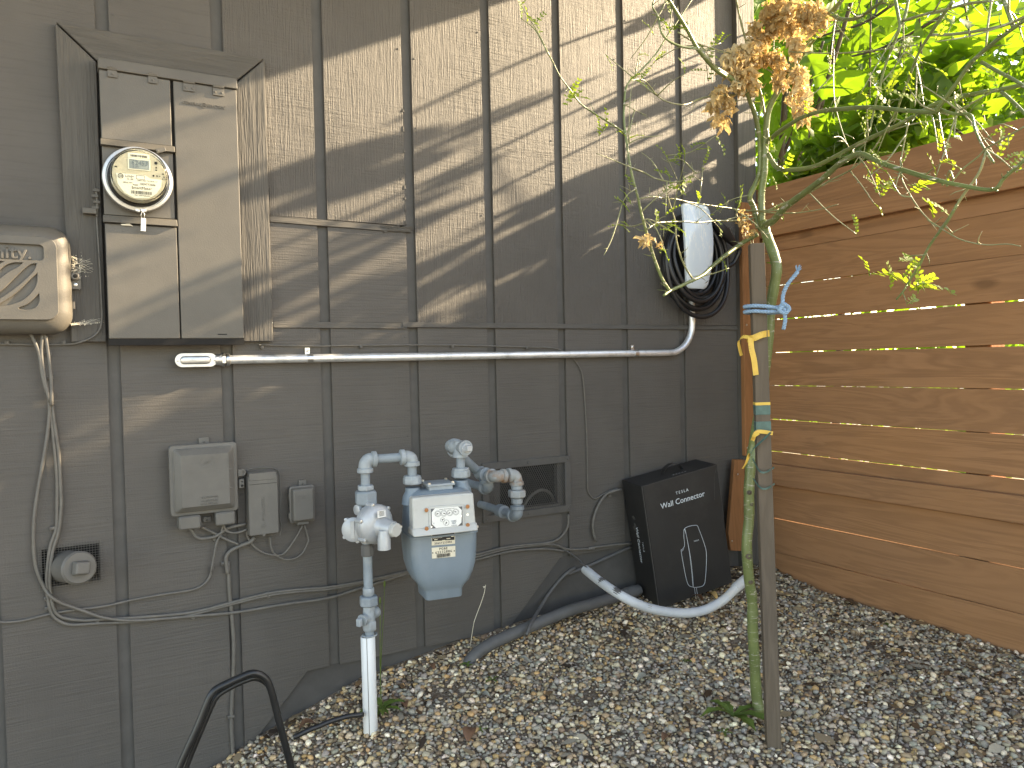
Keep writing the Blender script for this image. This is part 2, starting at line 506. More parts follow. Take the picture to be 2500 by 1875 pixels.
def vcol(name, rough, bs, bstr, spec=.4):
    t = NT(name)
    a = t.n('ShaderNodeVertexColor'); a.layer_name = 'tint'
    v = t.mapped((1, 1, 1))
    c = t.mix(t.val(t.noise(v, 160, 4, .7), .40, .65, 0, .25), a.outputs[0], (.55, .52, .47), 'MULTIPLY')
    return t.done(c, rough, 0, t.bump(t.noise(v, bs, 3), bstr, .001), spec)
M_pebble = vcol('pebble_stone', .55, 500, .3)
M_chip = vcol('litter_chip', .8, 300, .4, .2)
def soil():
    t = NT('soil'); v = t.mapped((1, 1, 1))
    c = t.ramp(t.noise(v, 3, 6, .65), [(.3, (.12, .082, .052)), (.7, (.19, .135, .09))])
    c = t.mix(t.val(t.noise(v, 140, 3), .45, .62), c, (.26, .22, .17))
    return t.done(c, .9, 0, t.bump(t.noise(v, 120, 5), .8, .006), .2)
M_soil = soil()
def far_gravel():
    t = NT('gravel_sheet'); v = t.mapped((1, 1, 1))
    c = t.ramp(t.noise(v, 90, 3, .7), [(.3, (.16, .14, .11)), (.5, (.30, .27, .22)), (.7, (.46, .42, .35))])
    return t.done(c, .8, 0, t.bump(t.noise(v, 90, 4), .8, .01), .2)
M_fargravel = far_gravel()
def yard():
    t = NT('dry_yard'); v = t.mapped((1, 1, 1))
    c = t.ramp(t.noise(v, .9, 6, .65), [(.3, (.24, .22, .17)), (.7, (.34, .31, .24))])
    return t.done(c, .9, 0, t.bump(t.noise(v, 60, 5), .6, .01), .2)
M_yard = yard()
def glass():
    t = NT('clear_cover')
    return t.done((.94, .93, .84), .04, 0, None, .5, Transmission_Weight=1.0, IOR=1.12)
M_glass = glass()
def idxglass():
    t = NT('hazy_window')
    return t.done((.9, .88, .82), .18, 0, None, .5, Transmission_Weight=1.0, IOR=1.05)
# ================================================================== THE SETTING
GWX = [-6, -1.5, -.5, .1, .376, .462, .795, 1.175, 1.85, 2.29, 2.6, 3.2, 60]
GWZ = [.10, .10, .11, .17, .268, .308, .413, .475, .506, .520, .53, .47, .45]
def gh(x, y):
    """height of the gravel at x, y"""
    x = np.asarray(x, float); y = np.asarray(y, float)
    g = np.interp(x, GWX, GWZ)
    d = np.maximum(-y, 0)
    flat = np.interp(x, [-6, .2, .8, 2.7, 60], [.12, .20, .37, .45, .45])
    w = 1-np.exp(-d/.28)
    return g*(1-w)+flat*w + .006*np.sin(7*x+3*y)*np.cos(5*y-2*x)
def ghf(x, y): return float(gh(x, y))

def grid_ground():
    xs = np.concatenate([np.linspace(-120, -2, 14), np.linspace(-1.8, 3.0, 97), np.linspace(3.4, 120, 16)])
    ys = np.concatenate([np.linspace(-120, -4, 12), np.linspace(-3.6, .1, 75), np.linspace(.4, 120, 14)])
    X, Y = np.meshgrid(xs, ys, indexing='ij')
    Z = gh(X, Y)
    v = np.stack([X, Y, Z], -1).reshape(-1, 3)
    ny = len(ys); f = []
    for i in range(len(xs)-1):
        for j in range(ny-1):
            f.append((i*ny+j, (i+1)*ny+j, (i+1)*ny+j+1, i*ny+j+1))
    me = bpy.data.meshes.new('ground'); me.from_pydata(v.tolist(), [], f)
    me.materials.append(M_soil)
    o = mesh_obj('ground', me, None, smooth=180, fix=False)
    me.materials.append(M_yard); me.materials.append(M_fargravel)
    def zone(p):
        x, y = np.mean([v[k][0] for k in p]), np.mean([v[k][1] for k in p])
        return 1 if (x > 2.8 or y > .5) else (2 if (x < -.85 or y < -2.25) else 0)
    mi = [zone(p) for p in f]
    me.polygons.foreach_set('material_index', mi)
    return o
tag(grid_ground(), kind='structure')

# ------------------------------------------------------------------ house
house = thing('house', (1.2, 0, .4), 'grey-brown painted house wall with wide upright grooved siding', 'house')
SP, X0G, GW = .3045, .118, .034
GR = [X0G+SP*k for k in range(-3, 8)]                 # right edges of the grooves
ZB = [(-2, .05), (.22, .05), (.621, .481), (1.36, .472), (1.596, .705), (2.7, .705)]
def zb(x): return float(np.interp(x, [p[0] for p in ZB], [p[1] for p in ZB]))
EAVE_Z = 3.524
FL2, FL1 = 1.597, 1.927
def board(polys, m, bev=.0012):
    b = MB()
    for poly in polys:
        b.prism([V(x, 0, z) for x, z in poly], V(0, .035, 0))
    b.build('siding_board', m, house, smooth=0, bevel=bev)
def low_poly(xl, xr, ztop):
    xs = [xl]+[p[0] for p in ZB if xl < p[0] < xr]+[xr]
    return [(x, zb(x)) for x in xs]+[(xr, ztop), (xl, ztop)]
VENT = (1.318, 1.622, .915, 1.075)
HOLE = (-.092, .048, .868, .972)
edges = [-.95]+GR+[2.552]
for i in range(len(edges)-1):
    xl, xr = edges[i], (edges[i+1]-GW if i < len(edges)-2 else edges[i+1])
    if i == len(edges)-2: xr = 2.552
    g = .0025
    top2 = FL2-g
    if xl < 1.34 < xr:
        board([low_poly(xl, xr, VENT[2])], M_sidh); board([[(xl, VENT[3]), (xr, VENT[3]), (xr, top2), (xl, top2)]], M_sidh)
    elif xl < 0 < xr:
        h = HOLE
        board([low_poly(xl, xr, h[2]), [(xl, h[2]), (h[0], h[2]), (h[0], h[3]), (xl, h[3])],
               [(h[1], h[2]), (xr, h[2]), (xr, h[3]), (h[1], h[3])], [(xl, h[3]), (xr, h[3]), (xr, top2), (xl, top2)]], M_sidh, 0)
    else:
        board([low_poly(xl, xr, top2)], M_sidh)
    if xl < .05:
        board([[(xl, FL2+g), (xr, FL2+g), (xr, EAVE_Z), (xl, EAVE_Z)]], M_sidh)
    elif xr < 1.03:
        board([[(xl, FL2+g), (xr, FL2+g), (xr, FL1-g), (xl, FL1-g)]], M_sidh)
        board([[(xl, FL1+g), (xr, FL1+g), (xr, EAVE_Z), (xl, EAVE_Z)]], M_sidv if xl > .4 else M_sidh)
    else:
        board([[(xl, FL2+g), (xr, FL2+g), (xr, EAVE_Z), (xl, EAVE_Z)]], M_sidv)
for x in GR:
    b = MB()
    top = EAVE_Z
    xs = [x-GW-.01]+[p[0] for p in ZB if x-GW-.01 < p[0] < x+.01]+[x+.01]
    if 1.3 < x < 1.35: spans = [(None, top)]
    else: spans = [(None, top)]
    poly = [(q, zb(q)+.002) for q in xs]+[(x+.01, top), (x-GW-.01, top)]
    b.prism([V(px, .011, pz) for px, pz in poly], V(0, .02, 0))
    b.build('groove_strip', M_groove, house, smooth=0)
# foundation, set back a little under the stepped siding
b = MB(); b.prism([V(x, .013, z) for x, z in [(-.95, -.2), (2.56, -.2), (2.56, .80), (1.66, .80), (1.50, .69), (1.30, .60), (-.95, .60)]], V(0, .12, 0))
b.build('foundation', M_found, house, smooth=0)
# splintered fibre-board edges and metal strips over the sheet joints
def flash(x0, x1, za, zb_, h, y=.006):
    b = MB(); b.hexa([V(x0, .001, za-h/2), V(x1, .001, zb_-h/2), V(x1, -y, zb_-h/2+.002), V(x0, -y, za-h/2+.002)],
                     [V(x0, .001, za+h/2), V(x1, .001, zb_+h/2), V(x1, -y*.35, zb_+h/2), V(x0, -y*.35, za+h/2)])
    b.build('flashing', M_trimh, house, smooth=0, bevel=.0008)
flash(.545, .99, 1.590, 1.588, .022); flash(.975, 2.552, 1.592, 1.588, .020, .008); flash(.545, .972, 1.918, 1.915, .022)
flash(-.95, -.02, 1.590, 1.590, .022)
# torn siding edge beside a groove, a strip of flaked splinters
b = MB()
r = random.Random(3)
z = 1.93
while z < 2.36:
    h = r.uniform(.012, .035); w = r.uniform(.001, .004)
    x = GR[6]-GW
    b.hexa([V(x-w, .002, z), V(x+.004, .002, z+.002), V(x+.004, -.0015, z+.003), V(x-w*.6, -.002, z+.002)],
           [V(x-w*.5, .002, z+h), V(x+.002, .002, z+h*.9), V(x+.001, -.0015, z+h*.95), V(x-w*.3, -.0015, z+h*.93)])
    z += h+r.uniform(.01, .06)
b.build('torn_edge', M_trimv, house, smooth=0)
b = MB()
for k in range(7):
    a = r.uniform(-1, 1); x = .972+r.uniform(-.05, .03); zc = 1.912+r.uniform(-.012, .012)
    L = r.uniform(.02, .055)
    b.hexa([V(x-L/2, 0, zc-.004), V(x+L/2, 0, zc-.003+a*.01), V(x+L/2, -.008, zc-.002+a*.01), V(x-L/2, -.005, zc-.003)],
           [V(x-L/2, 0, zc+.004), V(x+L/2, 0, zc+.004+a*.01), V(x+L/2, -.012, zc+.006+a*.01), V(x-L/2, -.006, zc+.003)])
b.build('torn_edge', M_trimh, house, smooth=0)
# corner board, return wall and eave
b = MB(); b.wbox(2.5535, 2.662, .25, EAVE_Z, -.022, .0295); b.build('corner_board', M_trimv, house, smooth=0, bevel=.002)
b = MB(); b.wbox(2.554, 2.64, -.1, EAVE_Z, .03, 3.6); b.build('return_wall', M_sidv, house, smooth=0)
EX0 = 2.95
b = MB(); b.wbox(-2.6, EX0, EAVE_Z, EAVE_Z+.03, -1.7, .02); b.build('soffit', M_trimh, house, smooth=0)
b = MB(); b.wbox(-2.6, EX0, EAVE_Z-.001, EAVE_Z+.19, -1.725, -1.701); b.build('fascia', M_trimh, house, smooth=0, bevel=.002)
b = MB(); b.hexa([V(-2.6, -1.76, EAVE_Z+.19), V(EX0, -1.76, EAVE_Z+.19), V(EX0, 3.6, EAVE_Z+1.5), V(-2.6, 3.6, EAVE_Z+1.5)],
                 [V(-2.6, -1.76, EAVE_Z+.23), V(EX0, -1.76, EAVE_Z+.23), V(EX0, 3.6, EAVE_Z+1.54), V(-2.6, 3.6, EAVE_Z+1.54)])
b.build('roof', M_drain, house, smooth=0)
# nail heads and knocks
b = MB()
r = random.Random(11)
for x in GR:
    for side in (-.012, .012):
        z = .75+r.uniform(0, .3)
        while z < 3.0:
            if r.random() < .6 and not (x < .56 and 1.5 < z < 2.45):
                xx = (x-GW+side) if side < 0 else x+side
                b.lathe([(.0032, 0), (.0032, .0012), (.001, .0018)], V(xx, 0, z), V(0, -1, 0), 7)
            z += r.uniform(.15, .42)
b.build('nail', M_groove, house)

# ------------------------------------------------------------------ vent
vx0, vx1, vz0, vz1 = 1.264, 1.646, .880, 1.096
vent = thing('foundation_vent', (1.455, 0, vz0), 'rectangular vent with grey metal frame and diamond wire mesh behind gas pipes', 'vent')
b = MB()
W1 = .026
for (a0, a1, c0, c1) in [(vx0, vx1, vz1-W1, vz1), (vx0, vx1, vz0, vz0+W1), (vx0, vx0+W1, vz0+W1, vz1-W1), (vx1-W1, vx1, vz0+W1, vz1-W1)]:
    b.wbox(a0, a1, c0, c1, -.010, .0)
b.build('frame', M_groove, vent, smooth=0, bevel=.0012)
for sx in (vx0+.013, (vx0+vx1)/2, vx1-.013):
    for sz in (vz0+.013, vz1-.013):
        m_ = MB(); m_.lathe([(.005, 0), (.005, .002), (.002, .0035)], V(sx, -.010, sz), V(0, -1, 0), 8); m_.build('screw', M_groove, vent)
b = MB()
ox0, ox1, oz0, oz1 = vx0+W1-.003, vx1-W1+.003, vz0+W1-.003, vz1-W1+.003
def clipseg(x, z, dx, dz):
    """segment of the line through (x, z) inside the opening"""
    ts = []
    lo, hi = -9, 9
    for p, d, a, c in ((x, dx, ox0, ox1), (z, dz, oz0, oz1)):
        t0, t1 = (a-p)/d, (c-p)/d
        if t0 > t1: t0, t1 = t1, t0
        lo, hi = max(lo, t0), min(hi, t1)
    return (lo, hi) if hi-lo > .003 else None
for sgn in (1, -1):
    k = -.3
    while k < .7:
        x, z = vx0+k, (oz0+oz1)/2
        s = clipseg(x, z, .55, sgn)
        if s:
            p, q = V(x+.55*s[0], -.004, z+sgn*s[0]), V(x+.55*s[1], -.004, z+sgn*s[1])
            d = (q-p).normalized(); w = d.cross(EY)*.00048
            b.hexa([p-w, q-w, q-w+V(0, -.0012, 0), p-w+V(0, -.0012, 0)], [p+w, q+w, q+w+V(0, -.0012, 0), p+w+V(0, -.0012, 0)])
        k += .0085
b.build('wire_mesh', M_wire, vent, smooth=0)
b = MB()
x0, x1, z0, z1, y1 = 1.31, 1.63, .905, 1.085, .3
b.add([V(x0, .036, z0), V(x1, .036, z0), V(x1, .036, z1), V(x0, .036, z1), V(x0, y1, z0), V(x1, y1, z0), V(x1, y1, z1), V(x0, y1, z1)],
      [(0, 1, 5, 4), (1, 2, 6, 5), (2, 3, 7, 6), (3, 0, 4, 7), (4, 5, 6, 7)])
b.build('cavity', M_dark, vent, smooth=0)
b = MB(); b.tube(spline([V(1.47, .06, .905), V(1.50, .05, .945), V(1.545, .045, .965), V(1.59, .05, .945), V(1.615, .06, .90)], 6), .006, 8); b.build('hose', M_cable, vent)

# ------------------------------------------------------------------ fence
fence = thing('timber_fence', (2.7, -1.2, .45), 'tall stained cedar fence of horizontal boards with thin gaps', 'fence')
FZ = [2.213, 2.066, 1.921, 1.772, 1.623, 1.476, 1.330, 1.180, 1.035, .887, .736, .584, .415]
GAP = [.002, .0022, .0022, .0042, .005, .0026, .0040, .0050, .0030, .0040, .0015, .0012]
r = random.Random(5)
YF0, YF1 = .35, -2.6
gaps_at = {i: g for i, g in enumerate(GAP)}
for i in range(len(FZ)-1):
    zt = FZ[i]-(GAP[i-1]/2 if i > 0 else 0); zbm = FZ[i+1]+GAP[i]/2
    dx = r.uniform(-.0015, .0015); tl = r.uniform(-.003, .003)
    b = MB()
    n = 12
    top = []; bot = []
    for k in range(n+1):
        y = YF0+(YF1-YF0)*k/n
        wv = .0012*math.sin(3.1*y+i*1.7)
        top.append((y, zt+wv*.8+tl*(k/n-.5))); bot.append((y, zbm+.0010*math.sin(2.3*y+i)+tl*(k/n-.5)))
    poly = [V(2.70+dx, y, z) for y, z in bot]+[V(2.70+dx, y, z) for y, z in reversed(top)]
    b.prism(poly, V(.019, 0, 0))
    b.build('board', M_cedar_y, fence, smooth=0, bevel=.0015)
for z0, z1 in ((1.985, 2.078), (.893, .984)):
    b = MB(); b.wbox(2.664, 2.6975, z0, z1, -.026, YF1); b.build('rail', M_cedar_y, fence, smooth=0, bevel=.003)
b = MB(); b.wbox(2.548, 2.655, 1.025, 2.135, -.045, -.023); b.build('post', M_cedar_z, fence, smooth=0, bevel=.003)
b = MB(); b.wbox(2.722, 2.81, .2, 2.19, -.9, -.99); b.build('post', M_cedar_z, fence, smooth=0, bevel=.003)
b = MB(); b.wbox(2.722, 2.81, .2, 2.19, -2.5, -2.59); b.build('post', M_cedar_z, fence, smooth=0, bevel=.003)
for sx, sz in ((2.56, 1.06), (2.565, 1.6), (2.565, 2.05)):
    m_ = MB(); m_.lathe([(.0045, 0), (.0045, .001), (.002, .002)], V(sx, -.045, sz), V(0, -1, 0), 8); m_.build('nail', M_zinc, fence)
# short split boards nailed over the foot of the post, leaning
q = lambda x, y, off: at(*zQ(x, y), off)
b = MB(); b.prism([q(262, 205, .055), q(380, 205, .055), q(352, 1296, .075), q(218, 1290, .075), q(188, 1085, .07)], V(.002, .02, 0)); 
b.build('split_board', M_cedar_z, fence, smooth=0, bevel=.002)
b = MB(); b.prism([q(385, 210, .03), q(470, 212, .03), q(470, 470, .03), q(372, 452, .03)], V(0, .02, 0)); b.build('split_board', M_cedar_z, fence, smooth=0, bevel=.002)
b = MB(); b.prism([q(372, 470, .045), q(470, 476, .045), q(400, 830, .05), q(360, 1235, .055), q(330, 1230, .055)], V(0, .018, 0)); b.build('split_board', M_cedar_z, fence, smooth=0, bevel=.002)
for x, y in ((298, 380), (230, 1175)):
    m_ = MB(); m_.lathe([(.004, 0), (.004, .002), (.002, .003)], q(x, y, .0725), V(0, -1, 0), 8); m_.build('nail', M_zinc, fence)

# ------------------------------------------------------------------ gravel and litter
def pebbles():
    r = np.random.default_rng(4)
    bm = bmesh.new(); bmesh.ops.create_icosphere(bm, subdivisions=2, radius=1)
    hi_v = np.array([v.co[:] for v in bm.verts]); hi_f = np.array([[v.index for v in f.verts] for f in bm.faces]); bm.free()
    bm = bmesh.new(); bmesh.ops.create_icosphere(bm, subdivisions=1, radius=1)
    lo_v = np.array([v.co[:] for v in bm.verts]); lo_f = np.array([[v.index for v in f.verts] for f in bm.faces]); bm.free()
    # positions: jittered grid
    s = .0120
    xs = np.arange(-.9, 2.69, s); ys = np.arange(-2.3, -.004, s)
    X, Y = np.meshgrid(xs, ys); X = X.ravel(); Y = Y.ravel()
    X = X+r.uniform(-.5, .5, X.size)*s*1.1; Y = Y+r.uniform(-.5, .5, Y.size)*s*1.1
    ok = (X < 2.693) & (Y < -.006)
    # in view?
    px = np.stack([X, Y, gh(X, Y)], -1)-np.array(CAM)
    dep = px@np.array(_fw)
    with np.errstate(divide='ignore', invalid='ignore'):
        u = PW/2+F_PX*(px@np.array(_rt))/dep; v = PH/2-F_PX*(px@np.array(_up))/dep
    vis = (dep > .3) & (u > -120) & (u < PW+120) & (v < PH+150) & (v > 0)
    keep = ok & (vis | (r.random(X.size) < .16))
    # patches of bare soil
    bare = (np.sin(9*X+2)*np.sin(11*Y+1) > .80) & (r.random(X.size) < .55)
    keep &= ~bare
    X, Y, vis = X[keep], Y[keep], vis[keep]
    N = X.size
    pal = np.array([(.20, .21, .215), (.29, .28, .26), (.36, .29, .19), (.52, .49, .42), (.13, .10, .075), (.085, .085, .09), (.37, .25, .12), (.24, .19, .14), (.72, .70, .65), (.24, .255, .27)])
    pr = np.array([.16, .17, .15, .12, .07, .06, .06, .12, .035, .06]); pr = pr/pr.sum()
    ci = r.choice(len(pal), N, p=pr)
    colr = (pal[ci]*.80+np.array([.275, .25, .21])*.20)*np.array([1.62, 1.42, 1.14])*r.uniform(.8, 1.2, (N, 1))*r.uniform(.95, 1.05, (N, 3))
    a = np.clip(r.lognormal(math.log(.0068), .30, N), .0035, .0135)
    a = np.where(vis, a, a*1.7)
    b_ = a*r.uniform(.62, .95, N); c_ = a*r.uniform(.42, .74, N)
    def rot(N):
        th = r.uniform(0, 2*math.pi, N); tx = r.normal(0, .35, N); ty = r.normal(0, .35, N)
        cz, sz = np.cos(th), np.sin(th); cx, sx = np.cos(tx), np.sin(tx); cy, sy = np.cos(ty), np.sin(ty)
        Z = np.zeros((N, 3, 3)); Z[:, 0, 0] = cz; Z[:, 0, 1] = -sz; Z[:, 1, 0] = sz; Z[:, 1, 1] = cz; Z[:, 2, 2] = 1
        A = np.zeros((N, 3, 3)); A[:, 0, 0] = 1; A[:, 1, 1] = cx; A[:, 1, 2] = -sx; A[:, 2, 1] = sx; A[:, 2, 2] = cx
        B = np.zeros((N, 3, 3)); B[:, 1, 1] = 1; B[:, 0, 0] = cy; B[:, 0, 2] = sy; B[:, 2, 0] = -sy; B[:, 2, 2] = cy
        return A@B@Z
    Rm = rot(N)
    Zc = gh(X, Y)+c_*r.uniform(.1, 1.0, N)+.001
    dist = np.hypot(X-CAM.x, Y-CAM.y)
    hi = vis & (a > .0072)
    allv, allf, allc = [], [], []
    off = 0
    for sel, bv, bf in ((hi, hi_v[:], hi_f), (~hi, lo_v, lo_f)):
        idx = np.where(sel)[0]
        if idx.size == 0: continue
        # lumpy variants
        lump = 1+.10*np.sin(bv@np.array([2.1, 1.3, .7])*2.0+r.uniform(0, 6, (idx.size, 1)))+.07*np.sin(bv@np.array([-1.2, 2.3, 1.9])*2.2+r.uniform(0, 6, (idx.size, 1)))
        P = bv[None]*lump[..., None]*np.stack([a[idx], b_[idx], c_[idx]], -1)[:, None, :]
        P = np.einsum('nij,nkj->nki', Rm[idx], P)+np.stack([X[idx], Y[idx], Zc[idx]], -1)[:, None, :]
        nv = bv.shape[0]
        allv.append(P.reshape(-1, 3)); allc.append(np.repeat(colr[idx], nv, 0))
        allf.append((bf[None]+(np.arange(idx.size)*nv)[:, None, None]+off).reshape(-1, 3)); off += idx.size*nv
    return mass('gravel', np.concatenate(allv), np.concatenate(allf), np.concatenate(allc), M_pebble)
def mass(name, v, f, c, m, smooth=True):
    me = bpy.data.meshes.new(name)
    k = f.shape[1]
    me.vertices.add(len(v)); me.vertices.foreach_set('co', v.astype(np.float32).ravel())
    me.loops.add(f.size); me.loops.foreach_set('vertex_index', f.astype(np.int32).ravel())
    me.polygons.add(len(f)); me.polygons.foreach_set('loop_start', np.arange(0, f.size, k, dtype=np.int32))
    me.polygons.foreach_set('use_smooth', np.full(len(f), smooth))
    me.update(calc_edges=True)
    if c is not None:
        at_ = me.color_attributes.new('tint', 'FLOAT_COLOR', 'POINT')
        at_.data.foreach_set('color', np.concatenate([c, np.ones((len(c), 1))], 1).astype(np.float32).ravel())
    me.materials.append(m)
    o = bpy.data.objects.new(name, me); COL.objects.link(o)
    return o
tag(pebbles(), 'mixed grey, tan and white river gravel covering the ground', 'gravel', kind='stuff')

def litter():
    r = np.random.default_rng(9)
    N = 3800
    X = r.uniform(-.2, 2.68, N); Y = -np.abs(r.uniform(0, 1.9, N))
    X = np.where(r.random(N) < .45, 2.68-np.abs(r.normal(0, .35, N)), X)
    Y = np.where(r.random(N) < .20, -np.abs(r.normal(0, .10, N))-.01, Y)
    ok = (X > -.4) & (X < 2.685); X, Y = X[ok], Y[ok]; N = X.size
    L = np.clip(r.lognormal(math.log(.012), .5, N), .004, .042); Wd = L*r.uniform(.12, .5, N)
    th = r.uniform(0, 6.28, N)
    dx, dy = np.cos(th), np.sin(th)
    z = gh(X, Y)+r.uniform(.006, .013, N)
    P = []
    bend = r.uniform(-.3, .5, N)*L
    tilt = r.normal(0, .25, N)*Wd
    for s, w, bz in ((-1, 0, 0), (-.3, 1, .6), (-.3, -1, .6), (.4, .8, .8), (.4, -.8, .8), (1, 0, 0)):
        P.append(np.stack([X+dx*L*s-dy*Wd*w, Y+dy*L*s+dx*Wd*w, z+bend*bz*.5+tilt*w], -1))
    v = np.stack(P, 1).reshape(-1, 3)
    base = np.arange(N)[:, None, None]*6
    f = (np.array([[0, 2, 1], [1, 2, 4], [1, 4, 3], [3, 4, 5]])[None]+base).reshape(-1, 3)
    pal = np.array([(.11, .065, .035), (.20, .125, .065), (.30, .22, .13), (.07, .05, .035), (.36, .31, .23)])
    c = np.repeat(pal[r.integers(0, 5, N)]*r.uniform(.7, 1.2, (N, 1)), 6, 0)
    return mass('leaf_litter', v, f, c, M_chip, False)
tag(litter(), 'dry brown leaf scraps and bark chips scattered over the gravel', 'leaf litter', kind='stuff')
# ================================================================== THE ELECTRICAL PANEL
sur = thing('panel_surround', (.26, 0, 1.54), 'painted wooden trim boards framing the electrical panel', 'trim')
b = MB(); b.prism([V(-.012, -.001, 2.400), V(-.002, -.001, 1.538), V(.083, -.001, 1.538), V(.083, -.001, 2.312)], V(0, -.022, 0)); b.build('trim_board', M_trimv, sur, smooth=0, bevel=.0025)
b = MB(); b.prism([V(-.010, -.001, 2.404), V(.085, -.001, 2.317), V(.449, -.001, 2.317), V(.537, -.001, 2.402)], V(0, -.023, 0)); b.build('trim_board', M_trimh, sur, smooth=0, bevel=.0025)
b = MB(); b.prism([V(.452, -.001, 2.312), V(.452, -.001, 1.537), V(.540, -.001, 1.537), V(.539, -.001, 2.400)], V(0, -.022, 0)); b.build('trim_board', M_trimv, sur, smooth=0, bevel=.0025)

pan = thing('electrical_panel', (.26, 0, 1.535), 'grey-brown metal electrical panel with two tall doors', 'electrical panel')
PY = -.062                                                # door faces
b = MB(); b.wbox(.088, .4475, 1.546, 2.300, -.052, -.0245); b.build('housing', M_dark, pan, smooth=0)
b = MB(); b.hexa([V(.0855, -.024, 2.281), V(.448, -.024, 2.281), V(.448, -.070, 2.281), V(.0855, -.070, 2.281)],
                 [V(.0855, -.024, 2.316), V(.448, -.024, 2.316), V(.448, -.066, 2.312), V(.0855, -.066, 2.312)]); b.build('top_cap', M_panel, pan, smooth=0, bevel=.002)
def door(x0, x1, z0, z1, y0=PY, y1=-.0525, name='door'):
    b = MB(); b.wbox(x0, x1, z0, z1, y0, y1); return b.build(name, M_panel, pan, smooth=0, bevel=.0022)
d_ul = door(.0875, .2655, 2.092, 2.280)
d_ll = door(.0885, .270, 1.545, 1.862)
d_r = door(.2735, .4465, 1.545, 2.280)
door(.0880, .2670, 1.886, 2.074, -.058, -.0525, 'meter_plate')
for z, h in ((2.083, .018), (1.874, .020)):
    b = MB(); b.hexa([V(.0845, -.0525, z-h/2), V(.2715, -.0525, z-h/2), V(.2715, -.074, z-h/2), V(.0845, -.074, z-h/2)],
                     [V(.0845, -.0525, z+h/2), V(.2715, -.0525, z+h/2), V(.2715, -.066, z+h/2), V(.0845, -.066, z+h/2)]); b.build('ledge', M_panel, pan, smooth=0, bevel=.0015)
for (zx, zy, w) in ((300, 258, .024), (845, 342, .024), (1335, 450, .031), (1733, 512, .031)):
    p = at(*zP(zx, zy), .066)
    b = MB(); b.box(V(p.x, -.0645, p.z), (w, .004, .026)); b.tube([V(p.x-w/2, -.067, p.z+.012), V(p.x+w/2, -.067, p.z+.012)], .0042, 8)
    h_ = b.build('hinge', M_panel, pan, smooth=30, bevel=.0006)
    for s in ((-.3, .3) if w > .03 else (0,)):
        m_ = MB(); m_.lathe([(.0036, 0), (.0036, .0012), (.0018, .002)], V(p.x+s*w, -.0665, p.z-.004), V(0, -1, 0), 10); m_.build('rivet', M_panel, h_)
# latch over the meter
p = at(*z6(1100, 235), .08); b = MB(); b.box(p, (.026, .006, .012), (V(.94, 0, .34), EY, V(-.34, 0, .94)))
b.lathe([(.003, 0), (.003, .003)], p+V(-.008, -.003, -.004), V(0, -1, 0), 8); b.build('latch', M_panel, pan, smooth=30, bevel=.001)
p = at(*zP(1535, 705), .063)
text('GENERAL', .0118, V(p.x-.032, PY-.0004, p.z+.0006), EX, EZ, M_panel, d_r, ext=.0018, sx=.88, space=1.15)
text('ELECTRIC', .0118, V(p.x+.034, PY-.0004, p.z+.0006), EX, EZ, M_panel, d_r, ext=.0018, sx=.88, space=1.12)
plate([circ(.0078), circ(.0064)], .0022, V(p.x, PY, p.z), EX, EZ, M_panel, 'emblem', d_r)
text('GE', .0085, V(p.x, PY-.0004, p.z), EX, EZ, M_panel, d_r, ext=.0018, shear=.3)
b = MB(); b.wbox(.372, .398, 1.5555, 1.5585, PY-.0006, PY+.001); b.build('slot', M_dark, d_r, smooth=0)
b = MB(); b.wbox(.0885, .4465, 1.527, 1.5445, -.060, -.03); b.build('underside_gap', M_dark, pan, smooth=0)
# bent sheet edge peeling at the top of the lower door
b = MB(); pq = lambda x, y, o: at(*z2(x, y), o)
b.prism([pq(930, 150, .066), pq(1000, 146, .066), pq(1028, 165, .064), pq(940, 158, .066)], V(0, -.002, 0)); b.build('paint_flake', M_label, d_ll, smooth=0)

# ------------------------------------------------------------------ electric meter
C0 = at(*z6(747, 690), .085); C0 = V(C0.x, 0, C0.z)
met = thing('electric_meter', V(C0.x, -.058, C0.z-.09), 'round glass-covered electric meter with digital display', 'electric meter')
NY = V(0, -1, 0)
def yc(off): return V(C0.x, -off, C0.z)
b = MB(); b.lathe([(.079, 0), (.084, .004), (.084, .014)], yc(.058), NY, 48); b.build('socket_rim', M_panel, met)
b = MB(); b.lathe([(.080, .0), (.0885, .002), (.0895, .011), (.0875, .018), (.080, .020), (.078, .012)], yc(.073), NY, 64); b.build('sealing_ring', M_alum, met)
b = MB(); b.lathe([(.0765, 0), (.0765, .012), (.0735, .016)], yc(.082), NY, 48); b.build('base', M_black, met)
FACE = .134
b = MB(); b.lathe([(.067, 0), (.067, FACE-.083-.003), (.066, FACE-.083)], yc(.083), NY, 48); face = b.build('body', M_meterface, met)
# clear cover, a thin shell
prof = [(.0745, 0), (.0745, .010), (.0715, .020), (.0705, .058), (.0700, .068), (.066, .0745), (.058, .0765), (0, .0768)]
inner = [(0, .0748), (.057, .0745), (.0645, .0725), (.0682, .067), (.0687, .058), (.0697, .020), (.0727, .010), (.0727, 0)]
b = MB(); b.lathe(prof+inner, yc(.083), NY, 48)
b.f = [f for f in b.f if len(f) == 4]
b.build('cover', M_glass, met, smooth=50)
def fz(dx, dz): return V(C0.x+dx, -FACE-.0006, C0.z+dz)
